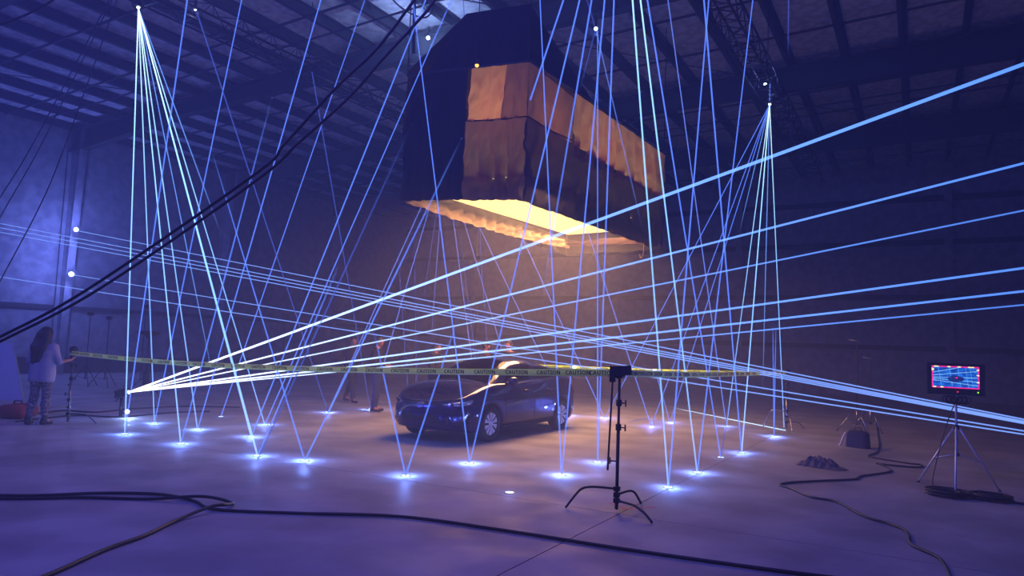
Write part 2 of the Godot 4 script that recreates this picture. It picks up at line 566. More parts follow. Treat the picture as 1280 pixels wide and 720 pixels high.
func car() -> void:
	var paint := mat(Color(0.02, 0.02, 0.33), 0.20, 0.7)
	paint.clearcoat_enabled = true
	paint.clearcoat = 1.0
	paint.clearcoat_roughness = 0.03
	var glass := mat(Color(0.006, 0.006, 0.010), 0.05)
	glass.metallic_specular = 0.22
	var trim := mat(Color(0.012, 0.012, 0.015), 0.75)
	var lens := mat(Color(0.80, 0.82, 0.88), 0.10, 0.9)
	var red := mat(Color(0.35, 0.02, 0.02), 0.15)
	var o := base("car", Vector3(-7.42, 0, -9.92), deg_to_rad(-1.7))
	tag(o, "dark blue hatchback car parked under the black overhead soft light", "car")
	var ss := []
	for i in 15: ss.append(0.9 * pow(i / 14.0, 1.9))
	for i in range(1, 61): ss.append(0.9 + 3.0 * i / 60.0)
	for i in range(1, 15): ss.append(3.9 + 0.6 * (1.0 - pow(1.0 - i / 14.0, 1.9)))
	var st := begin(true)
	for m in [1.0, -1.0]:
		var g := []
		var d := []
		var u := []
		for s in ss:
			var lo := car_bottom(s)
			var hi := car_top(s)
			var row := []
			for j in 13:
				row.append(mir(car_point(s, lerpf(lo, hi, j / 12.0)), m))
			g.append(row)
			var e: Vector3 = row[12]
			var top := []
			for j in 9:
				var k := j / 8.0
				top.append(Vector3(e.x * (1 - k), e.y + 0.075 * sin(k * PI / 2) * smoothstep(0.0, 0.7, s), e.z - 0.05 * k * (1.0 - smoothstep(0.0, 0.9, s))))
			d.append(top)
			u.append([row[0], Vector3(row[0].x * 0.8, maxf(row[0].y, 0.2), row[0].z), Vector3(0, 0.2, row[0].z)])
		grid(st, g, m > 0)
		grid(st, d, m > 0)
		grid(st, u, m < 0)
	put("body", done(st), paint, o)
	st = begin(true)
	for m in [1.0, -1.0]:
		var g := []
		for i in 41:
			var s := lerpf(1.02, 4.44, i / 40.0)
			var row := []
			for j in 15:
				row.append(mir(cabin(s, j / 14.0), m))
			g.append(row)
		grid(st, g, m > 0)
	put("roof", done(st), paint, o)
	# glass
	st = begin(true)
	var ws := []
	for i in 13:
		var s := lerpf(1.10, 1.97, i / 12.0)
		var row := []
		for j in 17:
			var t := -1.0 + j / 8.0
			var c := cabin(s, lerpf(1.0, 0.70 - 0.25 * (1.0 - smoothstep(1.1, 1.5, s)), absf(t)), 0.006)
			row.append(mir(c, signf(t) if t != 0.0 else 1.0))
		ws.append(row)
	grid(st, ws)
	put("windscreen", done(st), glass, o)
	st = begin(true)
	ws = []
	for i in 9:
		var s := lerpf(3.45, 4.2, i / 8.0)
		var row := []
		for j in 13:
			var t := -1.0 + j / 6.0
			row.append(mir(cabin(s, lerpf(1.0, 0.74, absf(t)), 0.006), signf(t) if t != 0.0 else 1.0))
		ws.append(row)
	grid(st, ws)
	put("rear_window", done(st), glass, o)
	for m in [1.0, -1.0]:
		put("side_window", cabin_patch(1.40, 2.42, func(s): return 0.10, func(s): return lerpf(0.14, 0.52, smoothstep(1.4, 1.85, s)), m, 0.006), glass, o)
		put("side_window", cabin_patch(2.50, 3.28, func(s): return 0.10, func(s): return 0.52, m, 0.006), glass, o)
		put("side_window", cabin_patch(3.34, 3.85, func(s): return lerpf(0.12, 0.40, smoothstep(3.34, 3.85, s)), func(s): return lerpf(0.52, 0.42, smoothstep(3.34, 3.85, s)), m, 0.006), glass, o)
		put("window_trim", cabin_patch(1.34, 3.9, func(s): return 0.04, func(s): return 0.085, m, 0.012, 24, 2), M.chrome if m > 0 else M.chrome, o)
		put("sill_trim", strip_on_flank(1.34, 3.26, func(s): return 0.245 + 0.02 * smoothstep(2.0, 3.2, s), 0.07, m, 0.012), trim, o)
		put("crease", strip_on_flank(1.35, 3.2, func(s): return 0.60 + 0.10 * sin((s - 1.3) * 1.5), 0.012, m, 0.010, 20), paint, o)
		for s in [1.42, 2.46, 3.36]:
			var sm := begin(true)
			var rows := []
			for i in 12:
				var y := lerpf(0.33 if s < 3 else 0.72, car_top(s) - 0.01, i / 11.0)
				rows.append([mir(car_point(s - 0.006, y) + Vector3(0.003, 0, 0), m), mir(car_point(s + 0.006, y) + Vector3(0.003, 0, 0), m)])
			grid(sm, rows, m < 0)
			put("door_seam", done(sm), trim, o)
		for s in [2.18, 3.08]:
			var h := begin(true)
			var c := car_point(s, 0.86)
			tube(h, [mir(c + Vector3(-0.01, 0, 0.11), m), mir(c + Vector3(0.03, 0, 0.08), m), mir(c + Vector3(0.03, 0, -0.08), m), mir(c + Vector3(-0.01, 0, -0.11), m)], [0.012, 0.016, 0.016, 0.012], 8)
			put("door_handle", done(h), paint, o)
		var mr := begin(true)
		var mc := mir(Vector3(0.93, 1.04, -1.55), m)
		lathe(mr, [[0.0, -0.10], [0.055, -0.085], [0.085, -0.03], [0.085, 0.04], [0.06, 0.09], [0.0, 0.11]], mc, Vector3(0, 0, 1), 16)
		tube(mr, [mir(Vector3(0.76, 0.99, -1.52), m), mir(Vector3(0.87, 1.02, -1.54), m)], [0.03, 0.025], 8)
		put("wing_mirror", done(mr), paint, o)
		# lamps
		var hl := put("headlamp", front_patch([[0.42, 0.655], [0.56, 0.635], [0.70, 0.64], [0.79, 0.665], [0.815, 0.72], [0.80, 0.745], [0.68, 0.705], [0.54, 0.685]], 0.008, m), lens, o)
		for k in 2:
			var q := nose(0.58 + 0.12 * k, 0.66 + 0.018 * k)
			put("projector_lens", lathem([[0.0, 0.03], [0.022, 0.022], [0.028, 0.0]], Vector3(0.3 * m, 0, 0.95).normalized(), 14), glass, hl, mir(q, m))
		put("corner_lamp", front_patch([[0.62, 0.30], [0.74, 0.30], [0.80, 0.36], [0.815, 0.50], [0.79, 0.52], [0.74, 0.40], [0.64, 0.36]], 0.006, m), trim, o)
		put("corner_lens", front_patch([[0.735, 0.40], [0.765, 0.40], [0.80, 0.52], [0.785, 0.545], [0.765, 0.50]], 0.012, m), lens, o)
		put("tail_lamp", strip_on_flank(4.12, 4.42, func(s): return 0.82 + 0.3 * (s - 4.1), 0.22, m, 0.012), red, o)
		var fl := begin(true)
		var arch := []
		for i in 25:
			var t := PI * i / 24.0
			var a := car_point(0.95 + 0.372 * cos(t), 0.31 + 0.372 * sin(t))
			var b := car_point(0.95 + 0.40 * cos(t), 0.31 + 0.40 * sin(t))
			arch.append([mir(a + Vector3(0.004, 0, 0), m), mir((a + b) / 2 + Vector3(0.014, 0, 0), m), mir(b + Vector3(0.002, 0, 0), m)])
		grid(fl, arch, m < 0)
		put("wheel_arch", done(fl), paint, o)
		fl = begin(true)
		arch = []
		for i in 25:
			var t := PI * i / 24.0
			var a := car_point(3.65 + 0.372 * cos(t), 0.31 + 0.372 * sin(t))
			var b := car_point(3.65 + 0.40 * cos(t), 0.31 + 0.40 * sin(t))
			arch.append([mir(a + Vector3(0.004, 0, 0), m), mir((a + b) / 2 + Vector3(0.014, 0, 0), m), mir(b + Vector3(0.002, 0, 0), m)])
		grid(fl, arch, m < 0)
		put("wheel_arch", done(fl), paint, o)
		for s in [0.95, 3.65]:
			wheel(o, Vector3(0.765 * m, 0.315, -s), m)
	put("grille", front_patch([[-0.50, 0.315], [0.50, 0.315], [0.60, 0.37], [0.56, 0.46], [0.40, 0.505], [-0.40, 0.505], [-0.56, 0.46], [-0.60, 0.37]], 0.004), trim, o)
	for k in 4:
		put("grille_bar", front_patch([[-0.50, 0.345 + 0.037 * k], [0.50, 0.345 + 0.037 * k], [0.50, 0.353 + 0.037 * k], [-0.50, 0.353 + 0.037 * k]], 0.010), M.darkmetal, o)
	put("upper_grille", front_patch([[-0.40, 0.648], [0.40, 0.648], [0.40, 0.672], [-0.40, 0.672]], 0.006), trim, o)
	put("bumper_lip", front_patch([[-0.74, 0.245], [0.74, 0.245], [0.76, 0.27], [-0.76, 0.27]], 0.014), M.darkmetal, o)
	var em := begin(true)     # oval badge of three ellipses
	for e in [[0.065, 0.045, 0.0], [0.022, 0.043, 0.0], [0.045, 0.016, 0.022]]:
		var loop := []
		for i in 21:
			var t := TAU * i / 20.0
			var w := nose(e[0] * cos(t), 0.635 + e[2] + e[1] * sin(t))
			w.z += 0.018
			loop.append(w)
		tube(em, loop, [0.006], 6, false)
	put("badge", done(em), M.chrome, o)
	for m in [1.0, -1.0]:
		put("wiper", tubem([Vector3(0.1 * m - 0.2, 1.06, -1.08), Vector3(0.1 * m + 0.25, 1.16, -1.22)], [0.008], 5), trim, o)
	put("antenna_fin", lathem([[0.0, 0.07], [0.02, 0.05], [0.05, 0.0]], Vector3.UP, 8), trim, o, Vector3(0, 1.33, -3.4))

func wheel(car_node: Node3D, at: Vector3, m: float) -> void:
	var ax := Vector3(m, 0, 0)
	var w := MeshInstance3D.new()
	w.name = "wheel"
	w.mesh = lathem([[0.20, -0.10], [0.27, -0.105], [0.305, -0.09], [0.316, -0.05], [0.316, 0.05], [0.305, 0.09], [0.27, 0.105], [0.205, 0.10], [0.20, 0.06], [0.20, -0.10]], ax, 36)
	w.material_override = M.rubber
	w.position = at
	car_node.add_child(w, true)
	put("rim_barrel", lathem([[0.212, 0.10], [0.205, 0.085], [0.19, 0.02], [0.0, 0.015]], ax, 30), M.black, w)
	var f := frame_of(ax)
	for k in 5:
		for e in [-1.0, 1.0]:       # a pair of light grey petals
			var st := begin()
			var poly := []
			for q in [[0.055, 0.10], [0.195, 0.10], [0.200, 0.52], [0.15, 0.47], [0.06, 0.38]]:
				var t: float = TAU * k / 5.0 + e * q[1]
				poly.append(ax * 0.078 + (f[0] * cos(t) + f[1] * sin(t)) * q[0])
			if e < 0: poly.reverse()
			prism(st, poly, ax * 0.016)
			put("spoke", done(st), M.petal, w)
	put("hub_cap", lathem([[0.05, 0.075], [0.048, 0.10], [0.03, 0.11], [0.0, 0.112]], ax, 16), M.petal, w)

# ---------------------------------------------------------------- overhead soft light
func cloth(a: Vector3, b: Vector3, c: Vector3, d: Vector3, nu: int, nv: int, amp: float, folds: float, sd: int, sag := 0.0) -> ArrayMesh:
	# a-b along the foot, d-c along the head (a under d); hanging folds grow towards the foot
	var n := FastNoiseLite.new()
	n.seed = sd
	n.frequency = 0.9
	var st := begin(true)
	var nrm := (b - a).cross(d - a).normalized()
	var g := []
	for i in nu + 1:
		var u := float(i) / nu
		var row := []
		for j in nv + 1:
			var v := float(j) / nv
			var p := a.lerp(b, u).lerp(d.lerp(c, u), v)
			var edge := 4.0 * v * (1.0 - v) * 0.5 + (1.0 - v) * 0.6 + 0.12
			var w := sin(u * folds * TAU + 2.2 * n.get_noise_2d(u * 3.0, v * 1.4 + sd)) * 0.5 + n.get_noise_2d(u * folds * 1.2, v * 2.0) * 1.1
			p += nrm * amp * w * edge
			p.y -= sag * sin(u * PI) * (1.0 - v) + absf(n.get_noise_2d(u * 9.0, 4.0)) * 0.05 * (1.0 - v)
			row.append(p)
		g.append(row)
	grid(st, g)
	return done(st)

func drape_mat(c: Color, through := 0.0) -> StandardMaterial3D:
	var m := mat(c, 0.9)
	if through > 0.0:
		m.backlight_enabled = true
		m.backlight = Color(through, through, through).linear_to_srgb()
	return m

func soft_light() -> void:
	var o := base("overhead_soft_light", Vector3(-7.45, 4.4, -14.7))
	tag(o, "large hanging soft light box with black and orange cloth skirts above the car", "soft light")
	var N := Vector3(-6.28, 4.4, -11.3) - o.position
	var R := Vector3(-5.72, 4.33, -17.7) - o.position
	var L := Vector3(-9.15, 4.58, -11.3) - o.position
	var F := Vector3(-8.62, 4.33, -18.05) - o.position
	var up := Vector3(0, 1, 0)
	var black := drape_mat(Color(0.035, 0.033, 0.04))
	var orange := drape_mat(Color(0.64, 0.28, 0.10), 0.9)
	var rust := drape_mat(Color(0.54, 0.14, 0.08), 0.7)
	var brown := drape_mat(Color(0.17, 0.08, 0.09), 0.07)  # weaker glow put into the colour: lower cloth made darker
	var tan := drape_mat(Color(0.46, 0.40, 0.32), 0.1)
	var M1 := L.lerp(N, 0.52)
	var h1 := 1.55
	var h2 := 2.62
	# near face: black cloth at left, orange cloth at right in two tiers
	var h3 := 3.9
	var P := L.lerp(N, 0.42) + up * h3 + Vector3(0, 0, -0.3)
	var Q := N + up * h3 + Vector3(-0.2, 0, -0.3)
	var S := L + up * 2.55 + Vector3(0.12, 0, 0.0)
	put("black_skirt", cloth(L + Vector3(-0.08, -0.02, 0.02), M1 + Vector3(0.02, 0, 0.02), M1 + up * h2 + Vector3(0.02, 0, 0.02), S, 40, 24, 0.09, 2.5, 11), black, o)
	put("black_skirt", cloth(S.lerp(N + up * h2, 0.12), N + up * h2, Q, P, 40, 16, 0.05, 3.0, 23), black, o)
	put("black_skirt", cloth(N + up * h2, N.lerp(R, 0.42) + up * 2.55, Q.lerp(N.lerp(R, 0.42) + up * 2.55, 0.97), Q, 30, 8, 0.03, 3.0, 24), black, o)
	put("orange_skirt", cloth(M1 + Vector3(0, 0, 0.01), N, N + up * h1, M1 + up * h1, 44, 28, 0.16, 4.0, 12), dimmed_orange(), o)
	put("orange_panel", cloth(M1 + up * h1 + Vector3(0.05, 0, 0.0), M1.lerp(N, 0.58) + up * h1, M1.lerp(N, 0.66) + up * h2, M1 + up * h2 + Vector3(0.1, 0, 0.0), 24, 20, 0.06, 2.0, 13), orange, o)
	put("rust_panel", cloth(M1.lerp(N, 0.58) + up * h1, N + up * h1, N + up * (h2 - 0.02), M1.lerp(N, 0.66) + up * h2, 20, 20, 0.05, 2.0, 14), rust_dark(), o)
	put("seam_rope", tubem([M1 + up * h1, M1.lerp(N, 0.5) + up * (h1 - 0.03), N + up * h1, N.lerp(R, 0.14) + up * (h1 - 0.03), N.lerp(R, 0.28) + up * h1], [0.014], 6), M.black, o)
	# long right face: cloth darkened below for the weaker glow, two rust cloths above
	put("dimmed_skirt", cloth(N, R, R + up * 1.32, N + up * h1, 110, 28, 0.16, 12.0, 15), brown, o)
	put("rust_panel", cloth(N + up * h1, N.lerp(R, 0.26) + up * 1.50, N.lerp(R, 0.26) + up * 2.45, N + up * 2.6, 30, 18, 0.05, 3.0, 16), rust_dark(), o)
	put("rust_panel", cloth(N.lerp(R, 0.26) + up * 1.2 + Vector3(0.04, 0, 0), R + up * 1.3 + Vector3(0.04, 0, 0), R + up * 2.45 + Vector3(0.04, 0, 0), N.lerp(R, 0.26) + up * 2.55 + Vector3(0.04, 0, 0), 90, 24, 0.10, 9.0, 17), rust, o)
	# far faces and the black roof cloths that close the box
	put("black_skirt", cloth(R, F, F + up * 2.55, R + up * 2.45, 30, 16, 0.06, 3.0, 18), black, o)
	put("black_skirt", cloth(F, L, L + up * 2.7, F + up * 2.55, 60, 16, 0.08, 6.0, 19), black, o)
	var st := begin(true)
	var g := []
	for i in 21:
		var u := i / 20.0
		var row := []
		for j in 13:
			var v := j / 12.0
			var kink := N.lerp(R, 0.42) + up * 2.56
			var edge := Q.lerp(kink, u / 0.42) if u < 0.42 else kink.lerp(R + up * 2.45, (u - 0.42) / 0.58)
			var far := P.lerp(L + up * 2.7, minf(u / 0.15, 1.0)) if u < 0.15 else (L + up * 2.7).lerp(F + up * 2.55, (u - 0.15) / 0.85)
			row.append(far.lerp(edge, v) + Vector3(0, 0.03 * sin(u * 9.0) * sin(v * PI), 0))
		g.append(row)
	grid(st, g)
	put("black_top", done(st), black, o)
	# lit diffuser inside, and the tan lining of the far skirts
	var dy := 0.36
	var diff := glow(Color(1.0, 0.86, 0.52), 1.6)
	diff.albedo_color = Color(0.8, 0.75, 0.6)
	st = begin(true)
	g = []
	for i in 25:
		var u := i / 24.0
		var row := []
		for j in 9:
			var v := j / 8.0
			var p := (L + Vector3(0.1, 0, -0.1)).lerp(N + Vector3(-0.1, 0, -0.1), v).lerp((F + Vector3(0.1, 0, 0.1)).lerp(R + Vector3(-0.1, 0, 0.1), v), u)
			p.y = dy + 0.10 - 0.10 * sin(u * PI) * sin(v * PI)
			row.append(p)
		g.append(row)
	grid(st, g)
	put("diffuser_light", done(st), diff, o)
	put("lining", cloth(L + Vector3(0.12, -0.05, 0), F + Vector3(0.12, 0.16, 0.1), F + Vector3(0.12, dy + 0.05, 0.1), L + Vector3(0.12, dy, 0), 90, 14, 0.09, 16.0, 21, 0.10), tan, o)
	put("lining", cloth(F + Vector3(0, 0.22, 0.12), R + Vector3(0, 0.14, 0.12), R + Vector3(0, dy, 0.12), F + Vector3(0, dy, 0.12), 30, 10, 0.06, 5.0, 22), brown, o)
	put("glow_stop_lining", cloth(L + Vector3(0.1, 0.03, -0.18), N + Vector3(-0.1, 0.03, -0.18), N + Vector3(-0.1, dy + 0.1, -0.18), L + Vector3(0.1, dy + 0.1, -0.18), 30, 6, 0.02, 3.0, 25), black, o)  # unseen opaque lining added to stop glow through the near skirts
	put("glow_stop_lining", cloth(N + Vector3(-0.2, 0.03, -0.1), R + Vector3(-0.2, 0.03, 0.1), R + Vector3(-0.2, dy + 0.1, 0.1), N + Vector3(-0.2, dy + 0.1, -0.1), 50, 6, 0.02, 6.0, 26), black, o)
	for q in [[L, N], [N, R], [R, F], [F, L]]:
		put("frame_pipe", tubem([q[0] + up * h2, q[1] + up * h2], [0.03], 8), M.steel, o)
	for q in [N, R, F, L]:
		put("sling", tubem([q + up * h2, q + up * (roof_y(-7) - 4.7)], [0.012], 5), M.black, o)
	put("tie_cord", tubem(spline([R + Vector3(-0.25, 0.3, 0.7), R + Vector3(-0.26, -0.2, 0.7), R + Vector3(-0.32, -0.32, 0.7), R + Vector3(-0.36, -0.22, 0.68)], 5), [0.012], 5), tan, o)
	var a := AreaLight3D.new()
	a.name = "diffuser_lamp"
	a.area_size = Vector2(2.3, 6.2)
	a.light_color = Color(1.0, 0.72, 0.48)
	a.light_energy = 105.0
	a.shadow_enabled = true
	a.rotation = Vector3(-PI / 2, 0, 0)
	a.position = Vector3(0, dy - 0.08, 0)
	o.add_child(a)
	for z in [2.4, 0.2, -2.0]:  # unseen lamps added so the orange cloth glows through
		put("added_cavity_lamp", lathem([[0.0, -0.06], [0.05, -0.03], [0.06, 0.02], [0.03, 0.06], [0.0, 0.065]], Vector3.UP, 12), glow(Color(1.0, 0.72, 0.4), 4.0), o, Vector3(0.45, 1.75, z))
		omni(o, Vector3(0.45, 1.75, z), Color(1.0, 0.46, 0.22), 0.6, 0.04)
	var s := base("amber_lamp", Vector3(-6.62, 6.55, -10.05))
	tag(s, "tiny amber lamp at the top left of the orange cloth", "lamp")
	put("lamp_body", lathem([[0.0, 0.10], [0.04, 0.09], [0.05, 0.0], [0.03, -0.02]], Vector3.UP, 10), M.black, s)
	put("lamp_bulb", lathem([[0.0, -0.05], [0.03, -0.03], [0.035, 0.0], [0.0, 0.03]], Vector3.UP, 10), glow(Color(1.0, 0.7, 0.3), 3.0), s, Vector3(0, -0.02, 0))
	put("hanger", tubem([Vector3(0, 0.1, 0), Vector3(0, roof_y(-6.6) - 6.75, 0)], [0.008], 5), M.black, s)
	omni(s, Vector3(0, -0.04, 0), Color(1.0, 0.7, 0.35), 0.05)

func dimmed_orange() -> StandardMaterial3D:
	return drape_mat(Color(0.40, 0.19, 0.10), 0.22)  # lower tier darkened in its colour where the glow weakens

func rust_dark() -> StandardMaterial3D:
	return drape_mat(Color(0.30, 0.11, 0.10), 0.3)

# ---------------------------------------------------------------- grip stands and the tape between them
func grip_stand(at: Vector3, turn: float, h: float, label: String, arm := true, metal: StandardMaterial3D = null, legs := [[0.0, 0.17], [120.0, 0.30], [240.0, 0.42]]) -> Node3D:
	var o := base("grip_stand", at, turn)
	tag(o, label, "stand", "grip stands holding the caution tape")
	var mm: StandardMaterial3D = metal if metal else M.darkmetal
	put("column", tubem([Vector3(0, 0.03, 0), Vector3(0, h * 0.62, 0), Vector3(0, h * 0.62, 0), Vector3(0, h, 0)], [0.0185, 0.0185, 0.014, 0.014], 12), mm, o)
	for k in 3:
		var az := deg_to_rad(legs[k][0])
		var d := Vector3(cos(az), 0, sin(az))
		var y: float = legs[k][1]
		put("leg", tubem(spline([d * 0.02 + Vector3(0, y, 0), d * 0.25 + Vector3(0, y + 0.005, 0), d * 0.36 + Vector3(0, y - 0.02, 0), d * 0.43 + Vector3(0, y * 0.62, 0), d * 0.53 + Vector3(0, 0.013, 0)], 5), [0.0125], 10), mm, o)
		var lug := begin()
		box(lug, Vector3(0, y, 0), Vector3(0.055, 0.05, 0.055))
		put("leg_collar", done(lug), M.darkmetal, o)
	for y in [h * 0.62, h * 0.80]:
		put("clamp_collar", lathem([[0.02, -0.035], [0.03, -0.03], [0.03, 0.03], [0.02, 0.035]], Vector3.UP, 12), M.black, o, Vector3(0, y, 0))
		put("tee_handle", tubem([Vector3(0.02, y, 0), Vector3(0.075, y, 0), Vector3(0.075, y - 0.035, 0), Vector3(0.075, y + 0.035, 0)], [0.008], 6), M.black, o)
	put("tee_handle", tubem([Vector3(-0.02, 0.52, 0), Vector3(-0.085, 0.52, 0), Vector3(-0.085, 0.485, 0), Vector3(-0.085, 0.555, 0)], [0.008], 6), M.black, o)
	put("grip_head", lathem([[0.0, -0.045], [0.055, -0.045], [0.06, -0.03], [0.06, 0.03], [0.055, 0.045], [0.0, 0.045]], Vector3(0, 0, 1), 18), M.black, o, Vector3(0, h + 0.03, 0))
	if arm:
		var g := begin()
		box(g, Vector3(0.06, h + 0.06, 0.06), Vector3(0.16, 0.10, 0.07), Basis(Vector3.BACK, 0.1))
		box(g, Vector3(-0.06, h + 0.02, 0.05), Vector3(0.05, 0.17, 0.05))
		put("grip_clamp", done(g), M.black, o)
		put("hanging_arm", tubem([Vector3(-0.055, h + 0.02, 0.05), Vector3(-0.085, h - 0.98, 0.06)], [0.011], 8), M.black, o)
	return o

func tape(called_pts: Array, face: Vector3, label: String, words: int, glints := []) -> void:
	var o := base("caution_tape", called_pts[0])
	tag(o, label, "tape", "caution tape round the car")
	var pts := spline(called_pts.map(func(p): return p - o.position), 14)
	var st := begin(true)
	var g := []
	var w := 0.038
	for i in pts.size():
		var k := float(i) / (pts.size() - 1)
		var tw := 0.12 * sin(k * 17.0) + 0.08 * sin(k * 41.0)
		var up := (Vector3.UP * cos(tw) + face * sin(tw)) * w
		g.append([pts[i] - up + face * 0.0006, pts[i] + up + face * 0.0006, pts[i] + up - face * 0.0006, pts[i] - up - face * 0.0006, pts[i] - up + face * 0.0006])
	grid(st, g)
	put("band", done(st), M.tape, o)
	var tm := TextMesh.new()
	var f := SystemFont.new()
	f.font_names = PackedStringArray(["Droid Sans"])
	f.font_weight = 700
	tm.font = f
	tm.text = "CAUTION"
	tm.font_size = 32
	tm.pixel_size = 0.0019
	tm.depth = 0.001
	tm.curve_step = 4.0
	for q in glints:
		put("laser_glint_light", lathem([[0.0, 0.045], [0.04, 0.03], [0.055, 0.0], [0.04, -0.03], [0.0, -0.045]], Vector3.UP, 12), glow(Color(1.0, 1.0, 0.80), 4.0), o, q - o.position)  # glowing beads put in for the laser glints
	for k in words:
		var t := (k + 0.5) / words * (pts.size() - 1)
		var i := mini(int(t), pts.size() - 2)
		var p: Vector3 = pts[i].lerp(pts[i + 1], t - i)
		var d: Vector3 = (pts[i + 1] - pts[i]).normalized()
		var kk := t / (pts.size() - 1)
		var tw := 0.12 * sin(kk * 17.0) + 0.08 * sin(kk * 41.0)
		var up := (Vector3.UP * cos(tw) + face * sin(tw)).normalized()
		up = (up - d * up.dot(d)).normalized()
		var m := put("lettering", tm, M.ink, o)
		m.transform = Transform3D(Basis(d, up, d.cross(up)).orthonormalized().scaled_local(Vector3(1.12, 1.0, 1.0)), p + d.cross(up) * 0.0022)

func stands_and_tape() -> void:
	grip_stand(Vector3(-2.75, 0, -7.16), 0.0, 1.41, "black grip stand with a hanging arm in front at the corner of the tape", true, M.black, [[158.0, 0.24], [28.0, 0.12], [-81.0, 0.18]])
	grip_stand(Vector3(-13.42, 0, -7.4), 0.5, 1.30, "chrome legged grip stand beside the standing woman, holding the left end of the tape", false, M.alu)
	grip_stand(Vector3(-2.66, 0, -17.6), 0.9, 1.30, "far grip stand at right with a lit leg, behind the right fan of beams", false, M.chrome)
	grip_stand(Vector3(-13.4, 0, -17.6), 0.2, 1.25, "far grip stand hidden behind the people beside the car", false, M.darkmetal)
	tape([Vector3(-13.44, 1.27, -7.36), Vector3(-10.8, 1.22, -7.34), Vector3(-8.0, 1.25, -7.32), Vector3(-5.2, 1.34, -7.20), Vector3(-2.81, 1.44, -7.09)], Vector3(0, 0, 1), "yellow caution tape with black lettering stretched across the front of the car", 25)
	tape([Vector3(-2.68, 1.44, -7.22), Vector3(-2.68, 1.38, -10.0), Vector3(-2.66, 1.35, -13.0), Vector3(-2.66, 1.30, -17.5)], Vector3(1, 0, 0), "twisted caution tape running back from the front grip stand to the far right one", 24)
	tape([Vector3(-13.3, 1.18, -17.6), Vector3(-10.0, 1.17, -17.62), Vector3(-6.0, 1.20, -17.62), Vector3(-2.75, 1.28, -17.6)], Vector3(0, 0, 1), "far caution tape behind the car, catching bright laser glints", 24, [Vector3(-8.04, 1.19, -17.57), Vector3(-5.81, 1.20, -17.57)])

# ---------------------------------------------------------------- lasers
func projector(at: Vector3, aim: Vector3, label: String, hang: float) -> Node3D:
	var o := base("laser_projector", at)
	tag(o, label, "projector", "laser projectors")
	var d := (aim - at).normalized()
	var f := frame_of(d)
	var b := Basis(f[0], f[1], d)
	var st := begin()
	box(st, -d * 0.16, Vector3(0.18, 0.14, 0.28), b)
	for k in 5:
		box(st, -d * (0.06 + 0.04 * k) + f[1] * 0.075, Vector3(0.16, 0.02, 0.010), b)
	put("housing", done(st), M.black, o)
	put("lens", lathem([[0.0, 0.014], [0.022, 0.010], [0.028, 0.0], [0.034, -0.02]], d, 14), M.hot, o)
	if hang > 0.0:
		put("yoke", tubem([-d * 0.16 + f[0] * 0.11, -d * 0.16 + f[0] * 0.11 + Vector3(0, hang * 0.5, 0), -d * 0.16 - f[0] * 0.11 + Vector3(0, hang * 0.5, 0), -d * 0.16 - f[0] * 0.11], [0.012], 6), M.darkmetal, o)
		put("clamp", tubem([-d * 0.16 + Vector3(0, hang * 0.5, 0), -d * 0.16 + Vector3(0, hang, 0)], [0.02], 6), M.darkmetal, o)
	elif hang < 0.0:
		put("foot_plate", boxm(Vector3(0.36, 0.02, 0.36), Vector3(0, hang + 0.01, 0) - d * 0.2), M.darkmetal, o)
		put("post", tubem([Vector3(0, hang + 0.02, 0) - d * 0.2, -d * 0.2 + Vector3(0, -0.08, 0)], [0.03], 8), M.darkmetal, o)
	return o

func beam(a: Vector3, b: Vector3, style: String, label: String, group: String) -> void:
	var L := (b - a).length()
	var d := (b - a) / L
	var f := frame_of(d)
	var r: float = M.beam_r[style]
	var o := put("laser_light_beam", M.beam_mesh, M.beam[style])
	o.transform = Transform3D(Basis(f[0] * r, d * L, f[1] * r * -1.0), a)
	o.set_meta("kind", "thing")
	tag(o, label, "laser beam", group)

func tint_tex(stops: Array) -> GradientTexture2D:
	var t := fade_tex([[0.0, 1.0], [1.0, 1.0]])
	var g := Gradient.new()
	g.offsets = PackedFloat32Array(stops.map(func(q): return q[0]))
	g.colors = PackedColorArray(stops.map(func(q): return q[1]))
	t.gradient = g
	return t

func mirror_spot(at: Vector3, power: float, label: String) -> void:
	var o := base("floor_mirror_light", at)
	tag(o, label, "floor mirror", "floor mirrors struck by the beams")
	put("plate", lathem([[0.0, 0.005], [0.065, 0.005], [0.07, 0.003], [0.07, 0.0]], Vector3.UP, 20), M.darkmetal, o)
	put("glow_light", lathem([[0.0, 0.012], [0.035, 0.010], [0.05, 0.0055]], Vector3.UP, 16), M.warmhot, o)  # glow disc put in for the laser strike on the mirror
	omni(o, Vector3(0, 0.11, 0), Color(0.42, 0.56, 1.0), power * 0.68, 0.02)  # added point light for the pool of laser light

func glow_spot(at: Vector3, c: Color, energy: float, label: String, r: float, off: Vector3) -> void:  # laser hits are built like lamps, with bracket and point light added
	var o := base("glow_spot_light", at)
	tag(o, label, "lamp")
	put("spot_glow", lathem([[0.0, r], [r * 0.7, r * 0.7], [r, 0.0], [r * 0.7, -r * 0.7], [0.0, -r]], Vector3.UP, 16), M.hot, o)
	put("spot_bracket", tubem([Vector3(0, 0, 0), -off], [0.03], 8), M.black, o)
	omni(o, off * 0.4, c, energy, 0.05)

